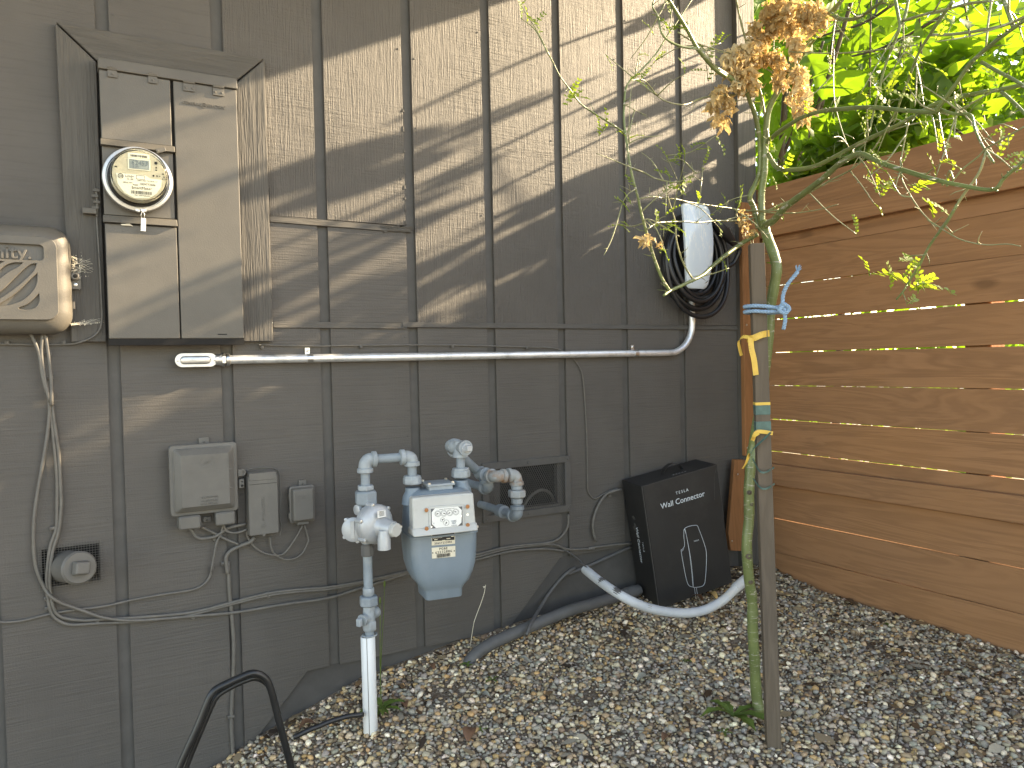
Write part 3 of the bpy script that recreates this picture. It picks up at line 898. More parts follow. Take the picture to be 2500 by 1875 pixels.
# nothing on the face is measured from the front only: positions are millimetres on the dial
b = MB(); b.wbox(C0.x-0.0276, C0.x+0.0276, C0.z+0.0132, C0.z+0.0444, -FACE-.0035, -FACE); b.build('display_bezel', M_white, face, smooth=0, bevel=.001)
b = MB(); b.wbox(C0.x-0.0246, C0.x+0.0246, C0.z+0.0162, C0.z+0.0414, -FACE-.0041, -FACE-.0036); lcd = b.build('display', M_lcd, face, smooth=0)
text('62453', 0.01704, V(C0.x+0.0012, -FACE-.0044, C0.z+0.0318), EX, EZ, M_blueink, lcd, sx=.95, shear=.08)
text('320', 0.0102, V(C0.x-0.0096, -FACE-.0044, C0.z+0.02064), EX, EZ, M_blueink, lcd, shear=.08)
b = MB(); b.wbox(C0.x-0.0264, C0.x+0.0264, C0.z+0.0462, C0.z+0.0588, -FACE-.0012, -FACE); stk = b.build('barcode_sticker', M_white, face, smooth=0)
def bars(x0, x1, z0, z1, y, seed, parent, m=None):
    r = random.Random(seed); b = MB(); x = x0
    while x < x1:
        w = r.choice([.0005, .0009, .0014]); b.wbox(x, min(x+w, x1), z0, z1, y-.0003, y+.0003); x += w+r.choice([.0005, .0008, .0012])
    return b.build('barcode', m or M_ink, parent, smooth=0)
bars(C0.x-0.0216, C0.x+0.0216, C0.z+0.0486, C0.z+0.0546, -FACE-.0013, 1, stk)
b = MB(); b.prism([fz(x*1.2, z*1.2) for x, z in [(-.047, .001), (.012, .001), (.022, -.005), (.046, -.006), (.044, -.022), (.034, -.038), (.018, -.050), (-.012, -.052), (-.032, -.042), (-.045, -.022)]], V(0, -.0008, 0))
nam = b.build('name_plate', M_white, face, smooth=0)
YL = -FACE-.0017
def ft(s, size, dx, dz, **k): text(s, size*1.2, V(C0.x+dx*1.2, YL, C0.z+dz*1.2), EX, EZ, M_ink, nam, **k)
ft('I-210+', .0068, -.020, -.0045); ft('CL 200', .0044, -.019, -.0105); ft('240V 3W', .0044, .004, -.0120); ft('TA 30 Kh 1.0', .0038, .026, -.0115)
ft('AR 60 MIN', .0040, -.024, -.0185); ft('1009772606', .0070, .016, -.0195, sx=.95); ft('PG&E', .0044, -.009, -.0225); ft('SmartMeter', .0086, .004, -.0288); ft('PNC 10097726060401', .0035, .005, -.0455)
bars(C0.x-0.0216, C0.x+0.0288, C0.z-0.051, C0.z-0.042, YL+.0002, 2, nam)
plate([circ(.0067), circ(.0053)], .0006, V(C0.x-0.0456, YL, C0.z-0.006), EX, EZ, M_ink, 'emblem', nam)
text('GE', 0.00696, V(C0.x-0.0456, YL-.0002, C0.z-0.006), EX, EZ, M_ink, nam, shear=.3)
plate([rrect(.0204, .0108, .001), rrect(.0188, .0092, .0008)], .0005, V(C0.x+0.0024, YL, C0.z-0.0054), EX, EZ, M_ink, 'diagram', nam)
for dx, dz, rr in ((.035, .031, .0040), (.035, .021, .0022), (.035, .015, .0022), (.029, .002, .0025), (.036, .002, .0022), (.042, .002, .0014)):
    m_ = MB(); m_.lathe([(rr, 0), (rr, .0012)], fz(dx*1.2, dz*1.2), NY, 12); m_.build('port', M_ink, face)
plate([[(-.006, -.004), (.006, -.004), (0, .0065)], [(-.0042, -.003), (.0042, -.003), (0, .0043)]], .0006, fz(0.0612, -0.0024), EX, EZ, M_ink, 'warning_mark', face)
for dx, dz in ((-.047, .033), (-.047, .015), (.049, .008)):
    m_ = MB(); m_.box(fz(dx*1.2, dz*1.2), (.006, .001, .003)); m_.build('slot', M_ink, face, smooth=0)
# clasp at the foot of the ring
p = yc(.092)+V(.0, 0, -.086); b = MB(); b.box(p+V(-.004, 0, -.001), (.012, .010, .008), (V(.9, 0, -.25).normalized(), EY, V(.25, 0, .9).normalized())); b.box(p+V(.010, 0, 0), (.014, .012, .009)); b.build('clasp', M_alum, met, smooth=0, bevel=.0012)
seal = thing('seal_tag', yc(.098)+V(.004, 0, -.135), 'small pale plastic seal hanging by wire under electric meter', 'tag')
p = yc(.099)+V(.008, 0, -.0885)
b = MB(); b.tube(spline([p, p+V(-.0045, -.002, -.010), p+V(-.004, 0, -.020)], 5), .0008, 6); b.tube(spline([p, p+V(.004, -.002, -.010), p+V(.003, 0, -.021)], 5), .0008, 6); b.build('wire', M_zinc, seal)
b = MB(); b.box(p+V(0, 0, -.038), (.0125, .0055, .036), (V(1, 0, -.06).normalized(), EY, V(.06, 0, 1).normalized())); sb = b.build('body', M_white, seal, smooth=0, bevel=.0008)
bars(p.x-.0062, p.x-.0045, p.z-.054, p.z-.024, -.099-.0031, 3, sb)

# ------------------------------------------------------------------ cable company box
M_xb = M_panel
XR, XL, ZT, ZBm = .004, -.325, 1.845, 1.558
cx, cz = (XR+XL)/2, (ZT+ZBm)/2; hw, hh = (XR-XL)/2, (ZT-ZBm)/2
xb = thing('cable_box', (cx, 0, ZBm), 'rounded cable television wall box with swoosh grille, cut by left edge', 'utility box')
b = MB(); AX = (EX, EZ, V(0, -1, 0))
b.rrect_loft([(.0245, hw-.01, hh-.01, .03), (.030, hw-.004, hh-.004, .045), (.050, hw, hh, .052), (.066, hw-.004, hh-.004, .052), (.079, hw-.016, hh-.016, .045), (.086, hw-.030, hh-.030, .035), (.0885, hw-.042, hh-.046, .025)], V(cx, 0, cz), AX, 8)
xcov = b.build('cover', M_xb, xb, smooth=60)
# front plate with plaque window and swoosh slots cut through
FP = V(cx, -.0888, cz)
def loc(x, y):
    p = at(*zI(x, y), .095); return (p.x-cx, p.z-cz)
plaq_r = loc(566, 460)[0]; pt, pb = loc(400, 360)[1], loc(400, 566)[1]
plaq = rrect(plaq_r*2, pt-pb, .010, 5, 0, (pt+pb)/2)
def sw(pts): return cube_smooth([loc(*p) for p in pts], 4)
slots = [sw([(486, 735), (478, 860), (420, 970), (300, 1080), (160, 1140), (0, 1168), (-40, 1160), (120, 1060), (250, 960), (380, 830)]),
         sw([(508, 1000), (512, 1090), (470, 1170), (380, 1208), (290, 1206), (245, 1188), (340, 1150), (430, 1080)]),
         sw([(476, 608), (440, 700), (300, 840), (150, 960), (0, 1062), (-90, 1100), (-60, 1030), (60, 930), (200, 790), (330, 670), (400, 620)]),
         sw([(295, 598), (230, 650), (90, 730), (-60, 850), (-180, 950), (-150, 860), (-30, 720), (80, 630), (190, 598)]),
         sw([(50, 582), (0, 610), (-120, 690), (-210, 780), (-200, 700), (-100, 600), (-30, 578)])]
mir = [[(-x*.9-.01, y) for x, y in s] for s in slots[:0]]
fp = rrect(2*hw-.062, 2*hh-.070, .028, 6, 0, 0)
plate([fp, plaq]+slots, .008, FP, EX, EZ, M_xb, 'grille', xb, bev=.0016)
pz = (loc(0, 395)[1]+loc(0, 520)[1])/2
text('xfinity.', .050, V(cx+plaq_r-.026, -.0900, cz+pz+.001), EX, EZ, M_xb, xcov, ext=.0035, align='RIGHT', sx=.98, bev=.0006)
p = at(*zI(985, 830), .045); b = MB(); b.box(V(p.x, -.040, p.z), (.026, .006, .046)); b.lathe([(.011, 0), (.011, .014), (.008, .016)], V(p.x-.001, -.043, p.z+.011), NY, 16)
b.build('latch', M_xb, xb, smooth=30, bevel=.001)
for dz, rr in ((.011, .0055), (-.011, .0048)):
    m_ = MB(); m_.lathe([(rr, 0), (rr, .002), (rr*.5, .003)], V(p.x, -.0575 if dz > 0 else -.043, p.z+dz), NY, 12); m_.build('screw', M_zinc if dz < 0 else M_dark, xb)
p = at(*zI(962, 1155), .045); b = MB(); b.box(V(p.x, -.045, p.z), (.006, .008, .020)); b.build('lug', M_xb, xb, smooth=0, bevel=.001)

# cobwebs between the box and the trim
web = thing('cobweb', at(*z2(600, 480), .03), 'dusty cobweb threads between cable box latch and panel trim', 'cobweb')
b = MB(); r = random.Random(21)
def wq(x, y, o): return at(*z2(x, y), o)
for k in range(26):
    a_ = wq(552+r.uniform(-4, 10), 480+r.uniform(-90, 60), .055); c_ = wq(600+r.uniform(-20, 120), 480+r.uniform(-70, 50), .026)
    b.tube([a_, (a_+c_)/2+V(0, 0, -.002), c_], .00022, 3)
for k in range(9):
    a_ = wq(545+r.uniform(-6, 10), 920+r.uniform(-10, 12), .055); c_ = wq(690+r.uniform(-40, 130), 895+r.uniform(-20, 12), .026)
    b.tube([a_, (a_+c_)/2+V(0, 0, -.003), c_], .00025, 3)
for k in range(120):
    p = wq(555+abs(r.gauss(0, 60)), 480+r.gauss(0, 50), r.uniform(.027, .05)) if k < 80 else wq(560+abs(r.gauss(60, 60)), 915+r.gauss(0, 8), r.uniform(.027, .045))
    s = r.uniform(.0006, .0016); b.box(p, (s, s, s*r.uniform(1, 3)))
tag(b.build('thread', M_label, web, smooth=0), kind='stuff')

# ------------------------------------------------------------------ conduit run to the charger
con = thing('metal_conduit', (.95, 0, 1.47), 'shiny galvanised conduit running level along wall and bending up to charger', 'conduit')
CO = .020
pl = at(*zL(720, 428), CO); pr_ = at(1500, 864.4, CO)
zc = (pl.z+pr_.z)/2
bx = at(*zW(697, 1100), CO).x
bt = at(*zW(697, 1000), CO+.004).z
rad = .125
path = [V(pl.x-.03, -CO, zc), V(.8, -CO, zc)]+[V(bx-rad+rad*math.sin(a), -CO, zc+rad-rad*math.cos(a)) for a in np.linspace(0, math.pi/2, 14)]+[V(bx, -CO, bt)]
path = [path[0]]+[V(x, -CO, zc) for x in np.linspace(.4, bx-rad-.02, 6)]+path[2:]
b = MB(); b.tube(path, .0132, 20); b.build('tube', M_emt, con)
for (x, y, f_) in ((*zL(1575, 390), 1), (*zW(190, 1515), 1)):
    p = at(x, y, CO)
    b = MB(); b.tube([V(p.x-.009, -CO, zc), V(p.x+.009, -CO, zc)], .0148, 18); b.box(V(p.x-.003, -.004, zc+.022), (.015, .003, .024)); st = b.build('strap', M_zinc, con, smooth=35)
    m_ = MB(); m_.lathe([(.0055, 0), (.0055, .0015), (.003, .003)], V(p.x-.003, -.0055, zc+.026), NY, 10); m_.build('screw', M_zinc, st)
lb = thing('conduit_body', (.314, 0, 1.464), 'oval cast aluminium conduit fitting below the electrical panel', 'conduit fitting')
x0, x1 = .257, .373; hz = .0205
def stad(L, H): return rrect(L, H, H/2-.0001, 8)
P0 = V((x0+x1)/2, -.002, zc)
plate([stad(x1-x0-.008, 2*hz-.006)], .026, P0, EX, EZ, M_alum, 'body', lb, bev=.002)
plate([stad(x1-x0, 2*hz)], .0035, P0+V(0, -.0262, 0), EX, EZ, M_alum, 'cover', lb, bev=.0008)
b = MB(); AXc = (EX, EZ, V(0, -1, 0))
b.rrect_loft([(0, .043, .0125, .0124), (.005, .0415, .0108, .0107), (.0075, .038, .0080, .0079)], P0+V(-.002, -.0297, 0), AXc, 8); cv = b.build('raised_panel', M_alum, lb, smooth=60)
text('3/4 C', .006, P0+V(-.01, -.0374, .0005), EX, EZ, M_alum, cv, ext=.0008)
for s in (-1, 1):
    m_ = MB(); m_.lathe([(.0035, 0), (.0035, .001), (.0015, .002)], P0+V(s*.0505, -.0297, 0), NY, 10); m_.build('screw', M_zinc, lb)
b = MB(); b.lathe([(.0165, 0), (.0165, .013), (.0175, .0135), (.0175, .020)], V(x1-.006, -CO, zc), EX, 18); b.build('hub', M_alum, lb)
b = MB(); b.lathe([(.0195, 0), (.0205, .002), (.0205, .008), (.019, .010)], V(x1+.014, -CO, zc), EX, 6); b.lathe([(.0185, .012), (.0195, .014), (.0195, .021), (.017, .023)], V(x1+.014, -CO, zc), EX, 18); b.build('connector', M_zinc, lb)

# ------------------------------------------------------------------ car charger
chg = thing('car_charger', at(*zW(720, 1090), .05), 'white-fronted wall charger wound with a thick black cable', 'car charger')
top = at(*zW(757, 172), .105); bot = at(*zW(785, 935), .105)
gx = (top.x+bot.x)/2; gz = (top.z+bot.z)/2; H2 = (top.z-bot.z)/2
hwf = lambda t: float(np.interp(t, [-1, -.9, -.5, 0, .35, .8, 1], [.052, .059, .070, .0765, .0785, .0745, .071]))
b = MB(); n = 28; vs_ = []; 
ts = np.concatenate([[-1, -.985], np.linspace(-.96, .96, n), [.985, 1]])
xs = np.array([-1, -.97, -.88, -.5, 0, .5, .88, .97, 1])
def gp(t, s, lay):
    w = hwf(t)
    e = max(0, abs(t)-.93)/.07
    w *= (1-.16*e**2.2)
    yy = .112-.020*t*t-.006*s*s - (0.0035*max(0, abs(s)-.9)/.1) - .0035*e
    return V(gx+w*s, -(yy if lay else yy-.010), gz+H2*t)
for lay in (1, 0):
    for t in ts:
        for s in xs: vs_.append(gp(t, s, lay))
nx, nt = len(xs), len(ts); fs = []
for lay in (0, 1):
    o = lay*nx*nt
    for i in range(nt-1):
        for j in range(nx-1): fs.append((o+i*nx+j, o+i*nx+j+1, o+(i+1)*nx+j+1, o+(i+1)*nx+j))
o = nx*nt
loop = [j for j in range(nx)]+[i*nx+nx-1 for i in range(1, nt)]+[(nt-1)*nx+j for j in range(nx-2, -1, -1)]+[i*nx for i in range(nt-2, 0, -1)]
for k in range(len(loop)):
    p, q_ = loop[k], loop[(k+1) % len(loop)]
    fs.append((p, q_, q_+o, p+o))
b.add(vs_, fs); b.build('face_plate', M_charger, chg, smooth=50)
b = MB(); b.rrect_loft([(.0, .050, H2*.80, .03), (.07, .054, H2*.84, .03), (.094, .058, H2*.88, .03)], V(gx, -.001, gz), AX, 6); b.build('body', M_black, chg, smooth=50)
b = MB(); r = random.Random(2)
cc = at(*zW(722, 690), .05)
for k in range(7):
    ax_ = .112+.0105*k+r.uniform(-.003, .003); bz_ = .150+.009*k+r.uniform(-.006, .006)
    yo = .028+.0145*(k % 4)+r.uniform(-.003, .003)
    dx, dz = r.uniform(-.010, .012), -.016-.007*k+r.uniform(-.005, .005)
    ph = r.uniform(0, 6)
    pts = []
    for j in range(44):
        a = 2*math.pi*j/44
        low = max(0, -math.sin(a))
        pts.append(V(cc.x+dx+ax_*math.cos(a)*(1+.02*math.sin(2*a+ph)), -(yo+.016*low+.004*math.sin(3*a+ph)), cc.z+.035+dz+bz_*math.sin(a)*(1-.03*math.cos(a+ph))))
    b.tube(pts, .0098, 10, closed=True)
b.build('charging_cable', M_cabblk, chg, smooth=180)
ha, hb_ = at(*zW(915, 345), .085), at(*zW(1085, 545), .075)
b = MB(); b.tube([ha, ha+(hb_-ha)*.1, ha+(hb_-ha)*.45, ha+(hb_-ha)*.8, hb_], [.016, .023, .024, .018, .0115], 16); b.build('plug_handle', M_black, chg, smooth=60)
b = MB(); b.tube(spline([hb_, hb_+(hb_-ha)*.25, hb_+V(.015, .02, -.07), at(*zW(1010, 760), .05), at(*zW(960, 900), .05)], 8), .0098, 10); b.build('charging_cable', M_cabblk, chg, smooth=180)
# ================================================================== UTILITY BOXES
AXW = (EX, EZ, V(0, -1, 0))
def bracket(p, w, h, parent):
    b = MB(); b.box(V(p.x, -.003, p.z), (w, .006, h)); o = b.build('bracket', M_box, parent, smooth=0, bevel=.001)
    m_ = MB(); m_.lathe([(.0035, 0), (.0035, .002), (.0015, .003)], V(p.x, -.006, p.z-.002), NY, 10); m_.build('screw', M_groove, o)
tb = thing('telephone_box', (.325, 0, 1.0), 'largest of three grey phone boxes, with oval emblem on its lid', 'utility box')
cx, cz = .325, 1.133; hw, hh = .0935, .1035
b = MB(); b.rrect_loft([(.0, hw-.006, hh-.006, .010), (.030, hw-.003, hh-.003, .010)], V(cx, 0, cz), AXW, 4); b.build('back_case', M_box, tb, smooth=40)
b = MB(); b.rrect_loft([(.0305, hw, hh, .011), (.040, hw, hh, .011), (.0425, hw-.002, hh-.002, .010), (.0435, hw-.010, hh-.010, .008), (.046, hw-.0125, hh-.0125, .008), (.053, hw-.0125, hh-.0125, .007), (.0685, hw-.027, hh-.027, .004), (.070, hw-.0285, hh-.0285, .003)], V(cx, 0, cz), AXW, 4)
lid = b.build('lid', M_box, tb, smooth=25)
ey = -.0702
p = at(*zX(505, 372), .07)
plate([circ(.016, 28, 0, 0, 1.35), circ(.0145, 28, 0, .0008, 1.35)], .0008, V(p.x, ey, p.z), V(.985, 0, .17), V(-.17, 0, .985), M_box, 'emblem', lid)
text('SBC', .013, V(p.x, ey, p.z), V(.985, 0, .17), V(-.17, 0, .985), M_box, lid, ext=.0012, shear=.25)
for s, zy in (('TELEPHONE', 775), ('NETWORK', 815), ('INTERFACE', 850)):
    p = at(*zX(530, zy), .07); text(s, .0078, V(p.x, ey, p.z), EX, EZ, M_box, lid, ext=.0014, space=1.25)
for x0, x1, y0, y1 in ((280, 720, 458, 461), (250, 735, 300, 303), (733, 736, 300, 440), (640, 720, 553, 558), (730, 790, 660, 664), (735, 785, 445, 449), (765, 769, 480, 640), (660, 715, 576, 580)):
    a_, c_ = at(*zX(x0, y0), .07), at(*zX(x1, y1), .07); m_ = MB(); m_.wbox(a_.x, c_.x, min(a_.z, c_.z)-.0004, max(a_.z, c_.z)-.0002, ey-.0006, ey+.0004); m_.build('moulded_line', M_box, lid, smooth=0)
for x0, x1, y0, y1, d in ((175, 435, 1000, 1140, .058), (600, 830, 950, 1090, .058)):
    a_, c_ = at(*zX(x0, y0), d), at(*zX(x1, y1), d); b = MB(); b.rrect_loft([(0, abs(c_.x-a_.x)/2, .020, .006), (d-.004, abs(c_.x-a_.x)/2, .0195, .006), (d, abs(c_.x-a_.x)/2-.004, .0155, .004)], V((a_.x+c_.x)/2, 0, (a_.z+c_.z)/2-.001), AXW, 3); b.build('cable_hood', M_box, tb, smooth=40)
for zy in (425, 835):
    p = at(*zX(72 if zy < 500 else 88, zy), .03); b = MB(); b.box(V(p.x+.002, -.030, p.z), (.010, .016, .019)); b.build('hinge', M_box, tb, smooth=0, bevel=.001)
p = at(*zX(905, 490), .035); b = MB(); b.lathe([(.0105, 0), (.0105, .010), (.006, .0105), (.006, .006)], V(p.x, -.030, p.z), NY, 18); b.wbox(p.x-.012, p.x, p.z-.010, p.z+.010, -.040, -.030); b.build('padlock_lug', M_box, tb, smooth=35, bevel=.0008)
p = at(*zX(905, 620), .035); b = MB(); b.wbox(p.x-.009, p.x+.0065, p.z-.014, p.z+.014, -.036, -.030); lug = b.build('hasp', M_box, tb, smooth=0, bevel=.0025)
for dz, rr in ((.006, .0022), (-.006, .0040)):
    m_ = MB(); m_.lathe([(rr, 0), (rr, .0008)], V(p.x, -.0361, p.z+dz), NY, 12); m_.build('hole', M_dark, lug)
bracket(at(*zX(460, 130), .0), .029, .022, tb); bracket(at(*zX(497, 1030), .0), .022, .016, tb)

pb_ = thing('phone_protector_box', (.49, 0, .945), 'narrow grey box with upright raised lettering beside telephone box', 'utility box')
cx = .4905; z0, z1 = .946, 1.129
b = MB(); b.rrect_loft([(0, .0455, (z1-z0)/2, .005), (.044, .0445, (z1-z0)/2-.001, .005), (.048, .0425, (z1-z0)/2-.003, .004)], V(cx, 0, (z0+z1)/2), AXW, 3); cov = b.build('cover', M_box, pb_, smooth=40)
b = MB(); b.rrect_loft([(.0, .0425, .014, .004), (.040, .0425, .014, .004), (.050, .040, .0105, .004)], V(cx, 0, z1-.003), AXW, 3); b.build('hood', M_box, pb_, smooth=40)
b = MB(); b.wbox(cx-.040, cx+.041, z1-.0265, z1-.0253, -.0485, -.046); b.build('seam', M_dark, cov, smooth=0)
p = at(*zX(1150, 920), .05)
text('TELERAYONE', .0118, V(p.x, -.0484, p.z+.003), V(0, 0, -1), EX, M_box, cov, ext=.0010, space=1.08)
p = at(*zX(1157, 1110), .05); plate([circ(.0070), circ(.0058)], .0012, V(p.x, -.0482, p.z), EX, EZ, M_box, 'emblem', cov); plate([[(-.0035, -.001), (0, -.0035), (.0035, .001), (0, .0035)]], .0012, V(p.x, -.0482, p.z), EX, EZ, M_box, 'emblem', cov)
p = at(*zX(1160, 1213), .05); m_ = MB(); m_.lathe([(.0042, 0), (.0042, .002), (.002, .0022)], V(p.x, -.048, p.z), NY, 12); m_.build('screw', M_box, pb_)
# old paint and caulk outline around it
b = MB(); ol = [(960, 470), (1040, 440), (1160, 430), (1270, 440), (1330, 480), (1345, 600), (1350, 760), (1345, 1000), (1365, 1120), (1340, 1220)]
b.tube(spline([at(*zX(*q_), .001) for q_ in ol], 4), .0022, 5); b.build('caulk_bead', M_box, pb_)

db = thing('small_phone_box', (.612, 0, .965), 'smallest grey box of the three, with faint raised initials', 'utility box')
cx, cz, hw, hh = .6125, 1.025, .0395, .0575
b = MB(); b.rrect_loft([(0, hw-.003, hh-.003, .007), (.022, hw, hh, .008), (.030, hw, hh, .008), (.032, hw-.004, hh-.004, .007), (.047, hw-.008, hh-.008, .005), (.050, hw-.012, hh-.012, .004)], V(cx, 0, cz), AXW, 4); lid2 = b.build('lid', M_box, db, smooth=30)
text('DSL', .022, V(cx, -.0502, cz+.022), EX, EZ, M_box, lid2, ext=.0007, sx=1.1)
b = MB(); b.wbox(cx-.024, cx+.024, cz+.006, cz+.0066, -.0505, -.0495); b.build('moulded_line', M_box, lid2, smooth=0)
bracket(at(*zX(1598, 612), .0), .024, .020, db)
for zy in (770, 990):
    p = at(*zX(1448, zy), .02); b = MB(); b.box(V(p.x+.002, -.022, p.z), (.009, .014, .019)); b.build('hinge', M_box, db, smooth=0, bevel=.001)
b = MB(); b.wbox(cx-.018, cx+.018, cz-hh-.007, cz-hh+.002, -.034, -.006); b.build('cable_entry', M_box, db, smooth=0, bevel=.0015)

# ------------------------------------------------------------------ drain clean-out
cl = thing('cleanout_plug', at(*z3(500, 1340), .04), 'round painted drain plug with square boss above wire mesh patch', 'drain plug')
fc = at(*z3(540, 1345), .085); bc = at(*z3(440, 1335), -.02)
axd = (fc-bc).normalized(); L = (fc-bc).length
b = MB(); b.lathe([(.043, 0), (.043, L-.022), (.0445, L-.021), (.0445, L-.006), (.042, L-.004), (.040, L)], bc, axd, 36); b.build('pipe_end', M_box, cl)
sx_ = axd.cross(EZ).normalized(); sz_ = sx_.cross(axd)
c_, s_ = math.cos(R_(8)), math.sin(R_(8))
ax1, ax2 = sx_*c_+sz_*s_, sz_*c_-sx_*s_
pc = fc
b = MB(); b.hexa([pc+ax1*a+ax2*e for a, e in ((-.021, -.019), (.021, -.019), (.021, .019), (-.021, .019))], [pc+axd*.026+ax1*a+ax2*e for a, e in ((-.0175, -.016), (.0175, -.016), (.0175, .016), (-.0175, .016))]); b.build('square_boss', M_box, cl, smooth=0, bevel=.004)
wm = thing('mesh_patch', (-.02, 0, .868), 'square of wire mesh over wall hole behind the drain plug', 'wire mesh')
b = MB()
for k in range(23):
    x = HOLE[0]-.006+k*.0068; b.box(V(x, -.002, .92), (.0009, .0009, .122))
    if k < 18: z = HOLE[2]-.008+k*.0068; b.box(V(-.022, -.0028, z), (.156, .0009, .0009))
b.build('wire', M_wire, wm, smooth=0)
b = MB(); x0, x1, z0, z1 = HOLE[0]-.01, HOLE[1]+.01, HOLE[2]-.01, HOLE[3]+.01
b.add([V(x0, .036, z0), V(x1, .036, z0), V(x1, .036, z1), V(x0, .036, z1), V(x0, .2, z0), V(x1, .2, z0), V(x1, .2, z1), V(x0, .2, z1)], [(0, 1, 5, 4), (1, 2, 6, 5), (2, 3, 7, 6), (3, 0, 4, 7), (4, 5, 6, 7)])
b.build('cavity', M_dark, wm, smooth=0)

# ================================================================== CABLES
def cable(name, label, segs, r, m=None, clips=(), cat='cable', n=8, step=5):
    """segs: [(zoomfn, off, [(x, y), ...])]; clips: [(zoomfn, x, y)]"""
    pts = []
    for fn, off, ps in segs:
        for p in ps:
            o = off if len(p) == 2 else p[2]
            pts.append(at(*fn(p[0], p[1]), o))
    t = thing(name, pts[-1], label, cat)
    b = MB(); b.tube(spline(pts, step), r, n); b.build('sheath', m or M_cable, t, smooth=180)
    for c in clips:
        fn, x, y = c[:3]; w, h = c[3] if len(c) > 3 else (.016, .010)
        p = at(*fn(x, y), .008)
        b = MB(); b.box(V(p.x, -.006, p.z), (w, .013, h)); k = b.build('clip', M_cable, t, smooth=0, bevel=.002)
        m_ = MB(); m_.lathe([(.0028, 0), (.0028, .002)], V(p.x-w*.35, -.0125, p.z), NY, 8); m_.build('nail', M_groove, k)
    return t
rc = .0046
ident = lambda x, y: (x, y)
cable('coax_cable', 'cable leaving the box bottom and bowing out leftmost down to the gas meter', [
    (z2, .03, [(235, 985), (300, 1140), (325, 1300), (360, 1440)]),
    (z3, .013, [(322, 150), (335, 280), (315, 480), (270, 740), (236, 960), (226, 1150), (240, 1330), (300, 1480)]),
    (z4, .013, [(345, 295, .022), (420, 340, .020), (560, 390, .020), (700, 437, .020), (850, 455, .018), (1000, 452), (1300, 427), (1600, 400), (1900, 350), (2212, 305)]),
    (zG, .010, [(270, 1315), (640, 1200), (900, 1140), (1220, 1080), (1500, 1010), (1750, 988), (1850, 990), (1960, 1005)])], rc, clips=[(z4, 1303, 425, (.008, .020))])
cable('coax_cable', 'middle of three painted cables running down beside round drain plug', [
    (z2, .03, [(330, 985), (320, 1150), (345, 1340), (378, 1500)]),
    (z3, .010, [(338, 230), (345, 330), (370, 560), (385, 750), (385, 950), (380, 1080), (340, 1200), (320, 1350), (315, 1450), (325, 1560)]),
    (z4, .010, [(350, 410), (400, 458), (480, 485), (640, 476), (900, 465), (1150, 440), (1300, 416), (1550, 350), (1800, 290), (2000, 262), (2212, 245)]),
    (zG, .010, [(270, 1272), (640, 1190), (900, 1132), (1220, 1058), (1500, 986), (1800, 950), (1900, 957), (2000, 990), (2210, 985)]), (zT, .010, [(200, 893), (400, 867), (560, 853)])], rc,
    clips=[(z3, 372, 1075, (.026, .009)), (z3, 335, 1615, (.024, .009)), (z4, 655, 462, (.010, .016)), (z4, 1812, 283, (.010, .018)), (zG, 1855, 950, (.008, .014)), (zG, 1985, 995, (.009, .013))])
cable('coax_cable', 'right-hand painted cable of the bundle, ending at the wall vent', [
    (z2, .03, [(348, 985), (378, 1180), (396, 1350), (398, 1530)]),
    (z3, .011, [(352, 240), (362, 330), (395, 560), (410, 800), (412, 950), (396, 1100), (357, 1230), (337, 1400), (345, 1540)]),
    (z4, .011, [(372, 395), (430, 438), (560, 455), (660, 450), (1000, 430), (1300, 400), (1550, 338), (1800, 275), (2000, 248), (2212, 232)]),
    (zG, .011, [(270, 1260), (640, 1178), (900, 1112), (1220, 1036), (1500, 970), (1800, 940), (1900, 912), (1960, 860), (1995, 790), (1998, 700)])], rc, clips=[(z2, 370, 1150, (.018, .009)), (z2, 385, 1335, (.018, .008)), (z3, 330, 1550, (.024, .009))])
cable('phone_wire', 'thin wire from telephone box sagging left across wall under drain plug', [
    (zX, .02, [(690, 1095), (660, 1200), (612, 1300), (582, 1450), (548, 1640)]),
    (z3, .008, [(1440, 1330), (1400, 1430), (1310, 1490), (1100, 1525), (900, 1560), (700, 1605), (500, 1630)]), (z4, .008, [(340, 412), (160, 456), (30, 468), (-60, 455)])], .0034)
cable('riser_cable', 'thick cable dropping down the wall groove from narrow box to gravel', [
    (zX, .02, [(1050, 1245), (990, 1300)]), (zX, .012, [(870, 1345), (770, 1400), (722, 1470), (725, 1560), (740, 1659)]),
    (z4, .006, [(1540, 60), (1548, 250), (1563, 400), (1578, 600), (1574, 850), (1562, 1100), (1570, 1300), (1582, 1420)])], .0062, clips=[(z4, 1518, 70, (.022, .009)), (z4, 1560, 1105, (.020, .009))])
cable('jumper_wire', 'short looped wire from left hood of telephone box to narrow box', [(zX, .02, [(310, 1138), (370, 1228), (430, 1256), (570, 1240), (650, 1200), (730, 1142), (820, 1115), (955, 1085)])], .0046, clips=[(zX, 590, 1245, (.010, .020))])
cable('jumper_wire', 'crossing wire sloping down right beneath telephone box', [(zX, .016, [(440, 1125), (560, 1180), (680, 1245), (780, 1290), (865, 1322)])], .0040)
cable('jumper_wire', 'small drooping wire joining right hood of telephone box to narrow box', [(zX, .024, [(690, 1095), (720, 1160), (790, 1190), (880, 1180), (960, 1150)])], .0036)
cable('phone_wire', 'slack wire loop from narrow box side up to smallest box, inner one', [(zX, .018, [(955, 1140), (975, 1250), (1060, 1360), (1180, 1430), (1320, 1450), (1400, 1420), (1480, 1320), (1550, 1210), (1605, 1105)])], .0030)
cable('phone_wire', 'slack wire loop hanging lowest between narrow box and smallest box', [(zX, .018, [(1230, 1230), (1245, 1370), (1300, 1450), (1400, 1495), (1500, 1490), (1600, 1430), (1665, 1310), (1670, 1240), (1630, 1105)])], .0030)
